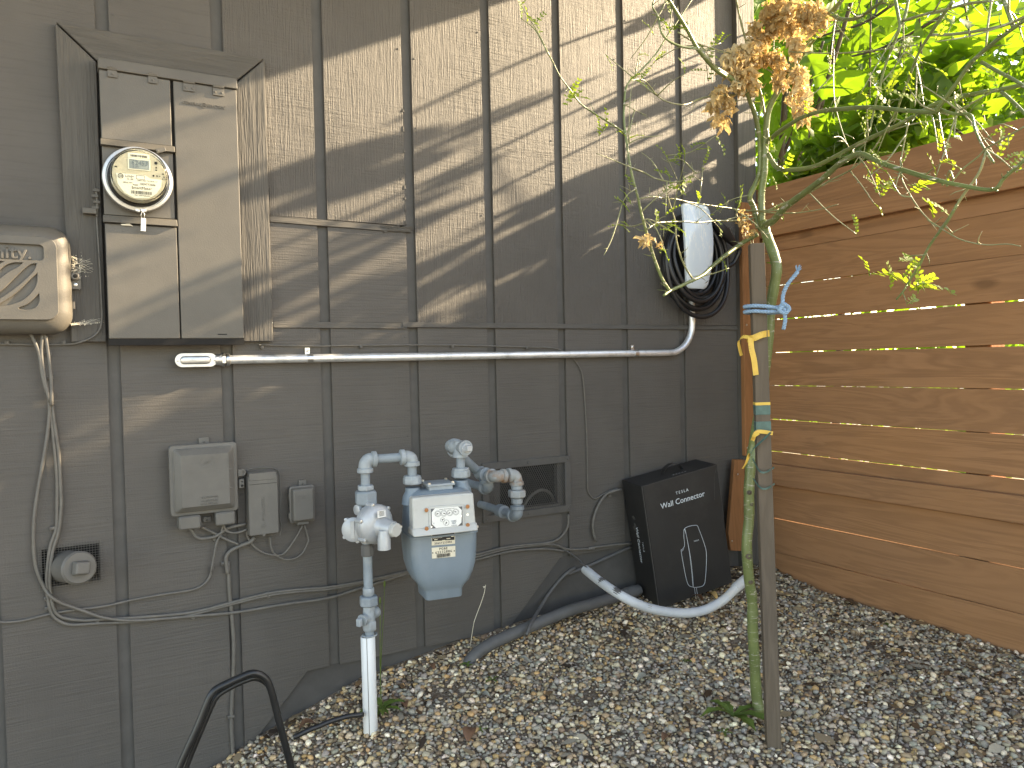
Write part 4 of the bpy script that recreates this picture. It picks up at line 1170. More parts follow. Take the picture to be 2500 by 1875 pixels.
cable('bell_wire', 'thin painted wire tacked along wall just above the metal conduit', [(z7, .006, [(100, 1238, .02), (170, 1240), (500, 1248), (900, 1242), (1600, 1241), (2170, 1256)]),
    (ident, .006, [(1330, 848), (1362, 852), (1390, 868), (1412, 892), (1424, 930), (1432, 1060), (1434, 1168), (1436, 1200), (1450, 1217)]), (zT, .008, [(290, 455), (350, 420), (440, 390)])], .0024,
    clips=[(z7, 125, 1258, (.009, .009)), (z7, 888, 1256, (.009, .009)), (z7, 1595, 1254, (.009, .009)), (z7, 2165, 1262, (.009, .009))])
cable('bell_wire', 'thin painted wire down panel trim and curving left under cable box', [(zN, .030, [(752, 1500), (750, 1560)]), (z2, .030, [(745, 0), (750, 150), (765, 400), (780, 700), (785, 900), (740, 1000), (620, 1060)]), (z2, .007, [(490, 1078), (200, 1080), (-120, 1070)])], .0026,
    clips=[(z2, 735, 205, (.011, .010)), (z2, 765, 755, (.011, .010)), (z2, 490, 1062, (.010, .010)), (z2, 55, 1062, (.010, .010))])
cable('stub_cable', 'stiff cable stub curving down wall left of black carton', [(zT, .03, [(470, 398), (400, 415)]), (zT, .014, [(340, 445), (285, 520), (245, 620), (233, 700), (240, 770), (262, 832)])], .0052, clips=[(zT, 372, 440, (.014, .018))])
cable('sheathed_cable', 'cable over dark foundation curving down into gravel behind drain pipe', [(zT, -.004, [(560, 880), (400, 950), (200, 1040), (20, 1110)]), (zG, -.003, [(2050, 1145), (1960, 1210), (1850, 1340)]), (zG, .04, [(1760, 1480)]), (zG, .125, [(1690, 1600)]), (zG, .15, [(1650, 1700)])], .0062, M_drain)
cable('black_lead', 'thin black lead entering open end of bent grey pipe', [(zG, .010, [(1960, 990), (2040, 1040), (2100, 1090)]), (zT, .07, [(130, 1010)]), (zT, .12, [(185, 1060), (230, 1110)])], .0030, M_drain)
cable('garden_hose', 'black hose lying on gravel left of white sleeve', [(z8, .30, [(690, 900), (560, 915), (450, 945), (360, 975), (280, 1010)]), (z8, .30, [(200, 1040, .30), (60, 1110, .30)])], .0075, M_black, cat='hose')
# metal fixings at the panel's left side
jb = thing('cable_bracket', at(*zN(700, 1590), .03), 'small painted bracket with cable ends left of electric meter', 'bracket')
b = MB(); p = at(*z2(690, 50), .032); b.box(V(p.x, -.034, p.z), (.034, .018, .016)); b.build('block', M_panel, jb, smooth=0, bevel=.002)
b = MB(); p = at(*zN(745, 1540), .034)
b.tube([V(p.x, -.034, p.z+.03), V(p.x+.002, -.034, p.z-.01), V(p.x, -.034, p.z-.045)], .0035, 8)
for k in range(4): b.box(V(p.x-.004*(k % 2), -.036, p.z+.025-.016*k), (.016, .008, .006))
b.build('cable_ends', M_panel, jb, smooth=30)

# ================================================================== GAS METER SET
GO = at(1072, 1294, .315); TH = R_(8)
gx_, gy_ = V(math.cos(TH), -math.sin(TH), 0), V(math.sin(TH), math.cos(TH), 0); gn = -gy_
def gp_(fn, x, y, d=0.0):
    """point on the plane of the meter, d towards the viewer"""
    return rp(*fn(x, y), GO+gn*d, gn)
gm = thing('gas_meter', GO+V(0, 0, -.19), 'blue-grey gas meter with dials, on pipes in front of wall', 'gas meter')
def gl(P): return ((P-GO).dot(gx_), P.z)
zs = {k: gp_(zG, 900, k).z for k in (470, 500, 560, 640, 720, 830, 900, 1000, 1100, 1180, 1260, 1300, 1365)}
cxm = gl(gp_(zG, 920, 830))[0]
secs = [(1365, .0555, .050, .012), (1355, .0570, .052, .014), (1300, .0585, .054, .016), (1270, .0640, .060, .020), (1230, .078, .068, .026), (1160, .0905, .074, .030), (1080, .0985, .077, .030), (960, .1025, .0785, .030), (850, .1035, .079, .030), (842, .1035, .079, .030)]
b = MB(); b.rrect_loft([(gp_(zG, 900, k).z, a, d, r_, cxm, 0) for k, a, d, r_ in secs], V(GO.x, GO.y, 0), (gx_, gy_, EZ), 7); bowl = b.build('lower_case', M_meter, gm, smooth=50)
b = MB(); b.rrect_loft([(gp_(zG, 900, k).z, a, d, r_, cxm, 0) for k, a, d, r_ in ((842, .107, .083, .032), (826, .107, .083, .032))], V(GO.x, GO.y, 0), (gx_, gy_, EZ), 7); b.build('seam_flange', M_meter, gm, smooth=40, bevel=.001)
secs = [(826, .103, .078, .032), (760, .102, .077, .036), (640, .100, .074, .042), (560, .097, .068, .044), (520, .092, .060, .044), (495, .083, .050, .040), (480, .072, .040, .034)]
b = MB(); b.rrect_loft([(gp_(zG, 900, k).z, a, d, r_, cxm, 0) for k, a, d, r_ in secs], V(GO.x, GO.y, 0), (gx_, gy_, EZ), 7); b.build('upper_case', M_meter, gm, smooth=50)
xin, xout = gl(gp_(zG, 703, 440))[0], gl(gp_(zG, 1107, 420))[0]
def gq(x, z, d=0.0): return V(GO.x, GO.y, 0)+gx_*x+EZ*z+gn*d
zt = gp_(zG, 900, 480).z
for x, zy in ((xin, 470), (xout, 440)):
    zc_ = gp_(zG, 900, zy).z
    b = MB(); b.lathe([(.034, -.045), (.030, -.022), (.0225, -.008), (.0215, .004)], gq(x, zc_), EZ, 22); b.build('spud', M_meter, gm, smooth=60)
# top hatch
p0, p1 = gl(gp_(zG, 800, 450, .0)), gl(gp_(zG, 1025, 450, .0))
hz_ = gp_(zG, 910, 470, .02).z
b = MB(); b.box(gq((p0[0]+p1[0])/2, hz_-.004), (p1[0]-p0[0]-.012, .075, .018), (gx_, gy_, EZ)); b.box(gq((p0[0]+p1[0])/2, hz_+.008), (p1[0]-p0[0], .085, .007), (gx_, gy_, EZ)); hat = b.build('top_hatch', M_cast, gm, smooth=0, bevel=.002)
for sx in (-1, 1):
    for sy in (-1, 1):
        m_ = MB(); m_.lathe([(.005, 0), (.005, .004), (.003, .005)], gq((p0[0]+p1[0])/2+sx*((p1[0]-p0[0])/2-.006), hz_+.0115, sy*.036), EZ, 6); m_.build('bolt', M_zinc, hat)
# side bolts at the seam
for zx, zy, d in ((604, 800, .055), (1236, 800, .055)):
    p = gp_(zG, zx, zy, d); m_ = MB(); m_.lathe([(.0055, -.01), (.0055, .004), (.004, .006)], p, gn, 6); m_.build('bolt', M_zinc, gm)
# index cover
TL, TR, BR, BL = gp_(zM, 1040, 180, .105), gp_(zM, 1888, 150, .105), gp_(zM, 1925, 640, .118), gp_(zM, 1015, 722, .118)
xl, xr = (gl(TL)[0]+gl(BL)[0])/2, (gl(TR)[0]+gl(BR)[0])/2
ztp, zbt = (TL.z+TR.z)/2, (BL.z+BR.z)/2
ft_, fb_ = .098, .109
cv_ = [gq(xl+.003, zbt+.016, fb_), gq(xr-.003, zbt+.016, fb_), gq(xr-.005, ztp, ft_), gq(xl+.005, ztp, ft_)]
bk_ = [gq(xl+.003, zbt+.016, .060), gq(xr-.003, zbt+.016, .060), gq(xr-.005, ztp, .060), gq(xl+.005, ztp, .060)]
b = MB(); b.hexa(bk_, cv_); idx = b.build('index_cover', M_idx, gm, smooth=0, bevel=.006, seg=3)
b = MB(); b.hexa([gq(xl, zbt, .060), gq(xr, zbt, .060), gq(xr, zbt, .124), gq(xl, zbt, .124)], [gq(xl, zbt+.022, .060), gq(xr, zbt+.022, .060), gq(xr, zbt+.022, .110), gq(xl, zbt+.022, .110)]); b.build('lip', M_idx, idx, smooth=0, bevel=.0055, seg=3)
fn_ = (cv_[1]-cv_[0]).cross(cv_[3]-cv_[0]).normalized()
if fn_.dot(CAM-GO) < 0: fn_ = -fn_
fu_ = fn_.cross(gx_).normalized()
if fu_.z < 0: fu_ = -fu_
fx_ = fu_.cross(fn_)
def ip(x, y, h=0.0): return rp(*zM(x, y), cv_[0]+fn_*h, fn_)
# window surround and dial plate
b = MB(); b.prism([ip(1245, 310, .0003), ip(1720, 278, .0003), ip(1742, 600, .0003), ip(1262, 640, .0003)], fn_*.003); b.build('window_frame', M_idx, idx, smooth=0, bevel=.0025)
b = MB(); b.prism([ip(1283, 345, .0034), ip(1705, 312, .0034), ip(1712, 575, .0034), ip(1288, 612, .0034)], fn_*.0006); b.build('window_recess', M_drain, idx, smooth=0)
b = MB(); b.prism([ip(*q_, .0042) for q_ in ((1292, 392), (1338, 336), (1645, 312), (1698, 360), (1694, 528), (1648, 574), (1352, 604), (1297, 552))], fn_*.001); dial = b.build('dial_plate', M_white, idx, smooth=0)
def it(s, size, x, y, m=M_ink, **k): text(s, size, ip(x, y, .0056), fx_, fu_, m, dial, **k)
for i_, (x, y) in enumerate(((1377, 410), (1457, 405), (1538, 398), (1620, 386))):
    P = ip(x, y, .0053)
    plate([circ(.0092, 24), circ(.0086, 24)], .0004, P, fx_, fu_, M_ink, 'dial_ring', dial)
    b = MB()
    for k in range(10):
        a = k*.628; c1 = P+(fx_*math.cos(a)+fu_*math.sin(a))*.0066; b.box(c1, (.0016, .0016, .0004), (fx_, fu_, fn_))
    a = (3.3, 5.9, 3.5, 2.8)[i_]; d_ = fx_*math.cos(a)+fu_*math.sin(a); w_ = fn_.cross(d_)
    b.prism([P+fn_*.0005-w_*.0016, P+fn_*.0005+d_*.0068, P+fn_*.0005+w_*.0016, P+fn_*.0005-d_*.002], fn_*.0004)
    b.build('pointer', M_ink, dial, smooth=0)
for x, y, rr, a in ((1440, 492, .0065, .6), (1491, 532, .0085, 4.2)):
    P = ip(x, y, .0053); plate([circ(rr, 24), circ(rr-.0006, 24)], .0004, P, fx_, fu_, M_ink, 'dial_ring', dial)
    d_ = fx_*math.cos(a)+fu_*math.sin(a); w_ = fn_.cross(d_); b = MB(); b.prism([P-w_*.0022-d_*.002, P+d_*rr*.8, P+w_*.0022-d_*.002], fn_*.0004); b.build('pointer', M_ink, dial, smooth=0)
it('CUBIC', .0062, 1594, 510, M_blueink); it('FEET', .0062, 1594, 538, M_blueink); it('AL-425-25A', .0034, 1598, 568, M_blueink); it('E', .0055, 1325, 543, M_blueink); it('10 MILLION   1 MILLION  100 THOUS  10 THOUS', .0022, 1500, 345)
for x, y in ((1222, 362), (1778, 313), (1225, 612), (1780, 563)):
    m_ = MB(); m_.lathe([(.0078, 0), (.0078, .004), (.0068, .0048)], ip(x, y, .0), fn_, 20); k_ = m_.build('screw_boss', M_idx, idx); m_ = MB(); m_.lathe([(.0060, 0), (.0060, .0012), (.004, .0016)], ip(x, y, .0048), fn_, 18); m_.build('cap', M_orange, k_)
m_ = MB(); m_.lathe([(.0035, 0), (.0035, .001)], ip(1777, 422, .0002), fn_, 14); m_.build('rivet', M_zinc, idx)
for x, y in ((1312, 482), (1687, 443), (1290, 588)):
    m_ = MB(); m_.lathe([(.0028, 0), (.0028, .0012)], ip(x, y, .0052), fn_, 10); m_.build('screw', M_zinc, dial)
# name plates on the lower case
def lp(x, y, h=.0): return gp_(zM, x, y, .0795+h)
def lplate(c4, m, nm):
    b = MB(); b.prism([lp(*c) for c in c4], gn*.0012); return b.build(nm, m, gm, smooth=0, bevel=.0004)
np1 = lplate(((1292, 690), (1608, 660), (1608, 815), (1292, 840)), M_label, 'maker_plate')
np2 = lplate(((1292, 870), (1612, 842), (1613, 988), (1297, 1016)), M_label, 'number_plate')
b = MB(); b.prism([lp(*c, .0013) for c in ((1300, 690), (1602, 662), (1602, 762), (1300, 782))], gn*.0003); b.build('black_field', M_ink, np1, smooth=0)
def lt(s, size, x, y, m, par, **k): text(s, size, lp(x, y, .0017), gx_, EZ, m, par, **k)
lt('sensus', .0098, 1372, 728, M_label, np1, space=1.1); lt('2065Y232886', .0085, 1450, 802, M_ink, np1, space=1.15)
for x, y, w in ((1350, 760, .010), (1520, 745, .012), (1455, 772, .010), (1575, 715, .008), (1480, 712, .012)):
    m_ = MB(); m_.box(lp(x, y, .0018), (w, .0004, .0024), (gx_, gy_, EZ)); m_.build('printed_field', M_label, np1, smooth=0)
lt('PG&E', .0100, 1452, 882, M_ink, np2, space=1.15); lt('62232886', .0105, 1455, 926, M_ink, np2, space=1.25)
r = random.Random(4); b = MB(); x = -.021; P = lp(1455, 972, .0017)
while x < .021:
    w = r.choice([.0007, .0012, .0018]); b.box(P+gx_*(x+w/2), (w, .0004, .0105), (gx_, gy_, EZ)); x += w+r.choice([.0006, .001])
b.build('barcode', M_ink, np2, smooth=0)
for x, y in ((1308, 940), (1598, 912)):
    m_ = MB(); m_.lathe([(.0019, 0), (.0019, .0006)], lp(x, y, .0013), gn, 10); m_.build('rivet', M_ink, np2)

# ------------------------------------------------------------------ gas inlet pipework
gi = thing('gas_inlet_pipe', gp_(zG, 326, 1700), 'upright gas supply pipe with valve, nuts and elbows feeding the meter', 'gas pipe')
PR = .0136
def gpt(x, y): return gp_(zG, x, y)
def elbow(c_in, corner, c_out, r=.0195, nm='elbow', par=None, m=None, collar=.0235):
    c_in, corner, c_out = Vector(c_in), Vector(corner), Vector(c_out)
    pts = [c_in]
    for t in np.linspace(0, 1, 9):
        a_ = corner+(c_in-corner)*.62; c_ = corner+(c_out-corner)*.62
        pts.append(a_*(1-t)**2+corner*2*t*(1-t)+c_*t*t)
    pts.append(c_out)
    b = MB(); b.tube(pts, r, 18)
    d1, d2 = (corner-c_in).normalized(), (corner-c_out).normalized()
    b.lathe([(r, -.002), (collar, .0), (collar, .011), (r*.98, .014)], c_in, d1, 20); b.lathe([(r, -.002), (collar, .0), (collar, .011), (r*.98, .014)], c_out, d2, 20)
    return b.build(nm, m or M_cast, par, smooth=50)
def pipe(pts, r, par, m=None, nm='pipe', n=18):
    b = MB(); b.tube(pts, r, n); return b.build(nm, m or M_pipe, par, smooth=60)
def nut(p, ax, r, h, par, m=None, n=6, nm='nut', bev=.002):
    b = MB(); b.lathe([(r*.88, 0), (r, h*.14), (r, h*.86), (r*.88, h)], Vector(p)-Vector(ax)*h/2, ax, n, rot=.3); return b.build(nm, m or M_pipe, par, smooth=30, bevel=bev)
xr_ = gl(gpt(313, 400))[0]
zA1 = gpt(520, 232).z
def gz(y): return gpt(400, y).z
top1 = gq(xr_, zA1)
elbow(gq(xr_, zA1-.037), top1, top1+gx_*.033, par=gi)
elbow(gq(xin-.034, zA1), gq(xin, zA1), gq(xin, zA1-.027), par=gi)
pipe([gq(xr_+.02, zA1), gq(xin-.02, zA1)], PR, gi)
pipe([gq(xin, zA1-.02), gq(xin, gz(475))], PR, gi)
for z_, r_, h_ in ((gz(415), .0265, .012), (gz(443), .0285, .022)): nut(gq(xin, z_), EZ, r_, h_, gi, M_cast, 8)
pipe([gq(xr_, zA1-.02), gq(xr_, gz(600))], PR, gi)
nut(gq(xr_, gz(470)), EZ, .0255, .016, gi, M_cast, 6, 'bushing'); b = MB(); b.lathe([(.018, 0), (.019, .002), (.018, .004), (.019, .006), (.018, .008), (.019, .010), (.018, .014)], gq(xr_, gz(520)), EZ, 18); b.build('thread', M_pipe, gi)
nut(gq(xr_, gz(553)), EZ, .0345, .042, gi, M_pipe, 6, 'union_nut', .003)
pipe([gq(xr_, gz(600)), gq(xr_, gz(1720))], PR, gi)
xr2 = gl(gpt(320, 1000))[0]
b = MB(); b.lathe([(.012, 0), (.013, .030)], gq(xr_, gz(950)), EZ, 18); b.build('bright_nipple', M_zinc, gi)
b = MB(); b.lathe([(.0185, .0), (.0195, .003), (.0195, .028), (.0165, .034), (.015, .036)], gq(xr_, gz(1035)), EZ, 8); b.build('swivel_nut', M_drain, gi, smooth=30, bevel=.001)
b = MB(); b.lathe([(.0155, 0), (.0168, .002), (.0168, .020), (.0155, .022)], gq(xr_, gz(1360)), EZ, 20); b.build('coupling', M_cast, gi)
nut(gq(xr_, gz(1408)), EZ, .0290, .030, gi, M_pipe, 6, 'nut', .003)
nut(gq(xr_, gz(1480)), EZ, .0190, .026, gi, M_cast, 6, 'valve_end'); nut(gq(xr_, gz(1612)), EZ, .0215, .030, gi, M_cast, 6, 'valve_end')
vc = gq(xr_, gz(1535))
va = (gpt(255, 1560)-gpt(410, 1495)); va = (gx_*-.80+gn*.58+EZ*-.16).normalized()
b = MB(); b.lathe([(.0165, -.024), (.0185, -.008), (.0185, .008), (.0165, .026)], vc, EZ, 20); b.lathe([(.0140, -.036), (.0165, -.033), (.0165, -.022), (.0130, -.016), (.0165, .0), (.0145, .022), (.0175, .026), (.0175, .031)], vc, va, 20); vb = b.build('valve_body', M_cast, gi, smooth=50)
b = MB(); b.box(vc+va*.042, (.012, .022, .016), (va, EZ, va.cross(EZ))); b.build('valve_key', M_cast, vb, smooth=0, bevel=.002)
text('10L', .009, vc+gn*.0186+V(0, 0, -.001)+va*.01, EZ*-1, gx_, M_cast, vb, ext=.001)
b = MB(); b.tube([gq(xr_, gz(1690))+gx_*.021*math.cos(a)+gy_*.021*math.sin(a) for a in np.linspace(0, 2*math.pi, 24, endpoint=False)], .0022, 6, closed=True); b.build('wire_ring', M_cast, gi)
sl = thing('pipe_sleeve', gq(xr_, .36), 'white split plastic sleeve around foot of gas supply pipe', 'pipe sleeve')
zt_, zb_ = rp(898, 1553, GO, gn), rp(905, 1788, GO, gn)
b = MB(); b.lathe([(.0205, 0), (.0212, .001), (.0212, (zt_-zb_).length-.001), (.0205, (zt_-zb_).length), (.0185, (zt_-zb_).length), (.0185, (zt_-zb_).length-.05)], zb_, (zt_-zb_), 28); b.build('tube', M_sleeve, sl, smooth=50)
b = MB(); dd = (gn*.94-gx_*.34).normalized(); b.hexa([zb_+dd*.0209-gx_*.0009, zb_+dd*.0209+gx_*.0009, zb_+dd*.0217+gx_*.0009, zb_+dd*.0217-gx_*.0009], [zt_+dd*.0209-gx_*.0009, zt_+dd*.0209+gx_*.0009, zt_+dd*.0217+gx_*.0009, zt_+dd*.0217-gx_*.0009]); b.build('split_seam', M_box, sl, smooth=0)
b = MB(); b.tube([zb_+gx_*.012+V(0, 0, .01)+gn*.008, zb_+gx_*.012+V(0, 0, -.03)+gn*.008], .0022, 6); b.build('tracer_wire', M_tape_y, sl)
b = MB(); b.tube([zb_+V(0, 0, .03), zb_+V(0, 0, -.06)], .0136, 12); b.build('pipe_foot', M_drain, sl)

# ------------------------------------------------------------------ regulator
rg = thing('gas_regulator', gq(xr_, gz(930)), 'silver gas pressure regulator with round diaphragm case and vent spout', 'gas regulator')
b = MB(); b.lathe([(.0175, 0), (.021, .012), (.021, .075), (.0195, .090), (.0195, .100)], gq(xr_, gz(925)), EZ, 22)
ps_ = gp_(zG, 285, 645); b.lathe([(.0155, 0), (.0155, .020), (.012, .022)], gq(xr_-.012, gz(645)), -gx_*.9+gn*.43, 18); b.build('body', M_reg, rg, smooth=50)
dn = V(.30, -.95, 0).normalized(); dc = gp_(zG, 412, 782, .05)
dux = dn.cross(EZ)*-1
b = MB(); b.lathe([(.048, -.034), (.056, -.030), (.0575, -.024), (.0575, -.013), (.0565, -.012), (.0575, -.011), (.0575, -.002), (.054, .004), (.046, .012), (.030, .018)], dc, dn, 36); dia = b.build('diaphragm_case', M_reg, rg, smooth=40)
b = MB(); b.lathe([(.022, -.034), (.020, -.06)], dc, dn, 20); b.build('neck', M_reg, rg)
for a in np.linspace(.3, .3+2*math.pi, 6, endpoint=False):
    d_ = (dn.cross(EZ)*math.cos(a)+EZ*math.sin(a))
    m_ = MB(); m_.lathe([(.0065, -.028), (.0065, .0), (.0045, .001)], dc+d_*.0575, dn, 12); k_ = m_.build('lug', M_reg, dia); m_ = MB(); m_.lathe([(.0036, 0), (.0036, .0025), (.0015, .003)], dc+d_*.0585+dn*.0005, dn, 8); m_.build('screw', M_zinc, k_)
sp0 = dc+dn*.010+V(.006, 0, -.006); spd = (dn+V(.10, 0, -.06)).normalized()
b = MB(); b.lathe([(.034, 0), (.027, .010), (.0245, .018), (.0235, .046), (.0220, .050)], sp0, spd, 28); b.build('spring_housing', M_reg, rg, smooth=50)
b = MB(); b.lathe([(.0205, 0), (.0205, .012), (.0185, .0145)], sp0+spd*.049, spd, 10); b.build('end_cap', M_idx, rg, smooth=30)
vp = gp_(zG, 467, 885, .10)
b = MB(); b.lathe([(.0185, -.036), (.0185, -.008), (.0165, .002), (.0140, .018)], vp, EZ, 20); b.build('vent_spout', M_reg, rg, smooth=50)
b = MB(); b.box(dc+dn*.020+V(-.022, 0, -.012), (.016, .010, .004)); b.build('fin', M_reg, rg, smooth=0, bevel=.001)
P = gp_(zG, 447, 695, .078); b = MB(); b.box(P, (.028, .0012, .020), (dn.cross(EZ)*-1, dn, EZ)); st_ = b.build('sticker', M_white, rg, smooth=0)
for k in range(5):
    m_ = MB(); m_.box(P+dn*.0012+EZ*(.007-.003*k), (.020-.003*(k % 2), .0004, .0011), (dn.cross(EZ)*-1, dn, EZ)); m_.build('printed_line', M_ink, st_, smooth=0)
lc = gp_(zG, 208, 828, .02); ln = (-gx_*.52+gn*.84+EZ*.08).normalized()
b = MB(); b.lathe([(.026, -.040), (.030, -.028), (.034, -.014), (.0355, -.010), (.0355, -.003), (.031, .0)], lc, ln, 28); lcp = b.build('side_cap', M_reg, rg, smooth=40)
b = MB(); lx = ln.cross(EZ).normalized(); b.box(lc+ln*.0012, (.013, .003, .052), (lx, ln, EZ)); b.build('grip_bar', M_reg, lcp, smooth=0, bevel=.001)
for a in (.9, 2.4, 4.4, 5.6):
    m_ = MB(); d_ = lx*math.cos(a)+EZ*math.sin(a); m_.lathe([(.0055, -.014), (.0055, .0), (.003, .001)], lc+d_*.036-ln*.004, ln, 10); m_.build('lug', M_reg, lcp)

# ------------------------------------------------------------------ gas outlet pipework
go = thing('gas_outlet_pipe', gq(xout, gz(440)), 'grey gas outlet pipework with tee, union and rusty elbows right of meter', 'gas pipe')
nut(gq(xout, gz(415)), EZ, .0295, .024, go, M_cast, 8, 'union_nut'); nut(gq(xout, gz(378)), EZ, .0265, .010, go, M_cast, 10, 'union_collar')
pipe([gq(xout, gz(440)), gq(xout, gz(230))], PR, go)
T0 = gq(xout, gz(185))
b = MB(); b.lathe([(.0235, 0), (.0235, .011), (.020, .014), (.020, .050)], gq(xout, gz(272)), EZ, 20); b.lathe([(.0235, -.030), (.0235, -.020), (.020, -.017), (.020, .022), (.0235, .025), (.0235, .036)], T0, V(.05, -1, 0), 20); b.build('tee', M_cast, go, smooth=50)
b = MB(); b.lathe([(.015, 0), (.015, .007)], T0+V(.002, -.035, 0), V(0, -1, 0), 16); b.box(T0+V(.003, -.050, 0), (.017, .022, .017)); b.build('plug', M_reg, go, smooth=35, bevel=.0015)
tb_ = T0+V(-.003, .075, 0)
EO = .265
E1 = at(*z5(880, 575), EO); E2 = at(*z5(1165, 525), EO); E2.z = E1.z; E3 = at(*z5(1190, 1105), EO); E3.x = E2.x
bk = V(E1.x, -.10, E1.z)
bk = V(E1.x, E1.y+.115, E1.z); dd_ = (bk-tb_).normalized()
elbow(T0+V(-.001, .034, 0), tb_, tb_+dd_*.045, par=go)
pipe([tb_+dd_*.03, bk+dd_*.004], PR+.002, go)
pipe([bk, E1+V(0, .02, 0)], PR, go)
b = MB(); b.lathe([(.019, 0), (.0235, .003), (.0235, .012), (.020, .016), (.020, .034), (.0235, .038), (.0235, .047), (.019, .05)], V(E1.x, E1.y+.110, E1.z), V(0, -1, 0), 20); b.build('coupling', M_cast, go, smooth=50)
elbow(E1+V(0, .033, 0), E1, E1+V(.036, 0, 0), par=go, m=M_rust)
pipe([E1+V(.02, 0, 0), E2], PR, go, M_rust)
elbow(E2+V(-.033, 0, 0), E2, E2+V(0, 0, -.034), par=go, m=M_rust)
pipe([E2+V(0, 0, -.02), E3], PR, go)
zu = at(*z5(1185, 800), EO).z
nut(V(E2.x, E2.y, zu), EZ, .0300, .026, go, M_rust, 6, 'union_nut', .002); nut(V(E2.x, E2.y, zu+.024), EZ, .0195, .022, go, M_cast, 8, 'union_end'); nut(V(E2.x, E2.y, zu-.024), EZ, .0195, .020, go, M_cast, 8, 'union_end')
elbow(E3+V(0, 0, .034), E3, E3+V(0, .036, 0), par=go, m=M_pipe)
pipe([E3+V(0, .02, 0), V(E3.x, .01, E3.z)], PR, go)
b = MB(); b.lathe([(.018, 0), (.0225, .003), (.0225, .036), (.018, .039)], V(E3.x, E3.y+.125, E3.z), V(0, -1, 0), 20); b.build('coupling', M_pipe, go, smooth=50)
EC = at(*z5(795, 735), .19)
elbow(V(EC.x-.01, EC.y, EC.z+.036), EC, EC+V(0, .036, 0), par=go, m=M_pipe)
pipe([V(E1.x-.005, E1.y+.07, E1.z), V(EC.x-.01, EC.y, EC.z+.02)], PR, go)
pipe([EC+V(0, .02, 0), V(EC.x, .01, EC.z)], PR, go)
# ================================================================== BLACK CARTON
BP = [1.9574, -0.1423, 0.4776, -0.1228, -0.043, 0.3604, 0.5017, 0.1427, 0.1669]
yaw_, lean_, rl_ = BP[3], BP[4], BP[8]
e0 = V(math.cos(yaw_), math.sin(yaw_), 0); y0_ = V(-math.sin(yaw_), math.cos(yaw_), 0)
u0_ = EZ*math.cos(lean_)+y0_*math.sin(lean_); by = y0_*math.cos(lean_)-EZ*math.sin(lean_)
bx_ = e0*math.cos(rl_)+u0_*math.sin(rl_); bz_ = u0_*math.cos(rl_)-e0*math.sin(rl_)
BO = V(*BP[:3]); BW, BH, BD = BP[5:8]
def bp(x, z, y=0.0): return BO+bx_*x+bz_*z+by*y
car = thing('carton', BO+bx_*BW/2, 'black cardboard carton with carry handle tilted against the wall', 'carton')
b = MB(); b.hexa([bp(0, 0), bp(BW, 0), bp(BW, 0, BD), bp(0, 0, BD)], [bp(0, BH), bp(BW, BH), bp(BW, BH, BD), bp(0, BH, BD)]); box_ = b.build('sleeve', M_carton, car, smooth=0, bevel=.0025)
# lid seam near the left edge of the front, creases and scuffed edges
def fbar(x0, z0, x1, z1, w, m, nm, h=.0006, par=None, face='f'):
    P, Q = (bp(x0, z0, -h), bp(x1, z1, -h)) if face == 'f' else (bp(-h, z0, x0), bp(-h, z1, x1))
    d = (Q-P).normalized(); n_ = -by if face == 'f' else -bx_; s = d.cross(n_)*w/2
    b = MB(); b.prism([P-s, Q-s, Q+s, P+s], n_*.0004); return b.build(nm, m, par or box_, smooth=0)
fbar(.0065, .004, .0065, BH-.004, .0016, M_dark, 'lid_seam'); fbar(.0025, .004, .0025, BH-.004, .0022, M_cartedge, 'worn_edge', .0008); fbar(.01, BH-.0015, BW-.006, BH-.0015, .0012, M_cartedge, 'worn_edge', .0008)
fbar(BW-.003, BH-.004, BW-.002, .28, .0014, M_cartedge, 'worn_edge', .0008); fbar(BW-.035, BH-.14, BW-.022, BH-.045, .0010, M_cartedge, 'crease'); fbar(BW-.022, BH-.045, BW-.006, BH-.012, .0010, M_cartedge, 'crease')
pts = [bp(.135, BH-.002, .060), bp(.150, BH+.022, .062), bp(.185, BH+.036, .064), bp(.222, BH+.022, .066), bp(.240, BH-.002, .068)]
sp_ = spline(pts, 6); b = MB()
for w0, w1 in ((-.009, .009),):
    for i in range(len(sp_)-1):
        A, B_ = sp_[i], sp_[i+1]; up_ = (B_-A).normalized().cross(by)*.0016
        b.hexa([A-by*.009, B_-by*.009, B_+by*.009, A+by*.009], [A-by*.009-up_, B_-by*.009-up_, B_+by*.009-up_, A+by*.009-up_])
b.build('handle', M_black, car, smooth=60)
def zt_f(fn, x, y):
    P = rp(*fn(x, y), BO, by); d = P-BO; return d.dot(bx_), d.dot(bz_)
def ctext(s, size, zx, zy, **k):
    x, z = zt_f(zT, zx, zy); text(s, size, bp(x, z, -.0006), bx_, bz_, M_print, box_, **k)
ctext('TESLA', .0165, 985, 415, space=1.55, sx=.95); ctext('Wall Connector', .0315, 992, 487)
ctext('TESLA', .0072, 1105, 829, space=1.3)
fl = lambda pts_: [bp(*zt_f(zT, *p), -.0008) for p in pts_]
def line(pts_, r_=.0009, smooth=True):
    P = fl(pts_); P = spline(P, 4) if smooth else P
    b = MB()
    b.tube(P, r_, 5); b.build('line_drawing', M_print, box_, smooth=180)
line([(1000, 740), (1012, 722), (1050, 706), (1098, 699), (1115, 705), (1128, 735), (1160, 820), (1185, 900), (1190, 960), (1188, 1060), (1180, 1160), (1172, 1195), (1150, 1215), (1090, 1224), (1080, 1222)])
line([(1080, 1222), (1036, 1198), (1005, 1080), (978, 920), (984, 905), (1003, 880), (1006, 850), (1000, 800), (1000, 740)])
line([(1003, 740), (1013, 745), (1045, 920), (1065, 1080), (1076, 1218)], .0008); line([(1008, 742), (1025, 800), (1055, 960), (1072, 1100), (1082, 1220)], .0006)
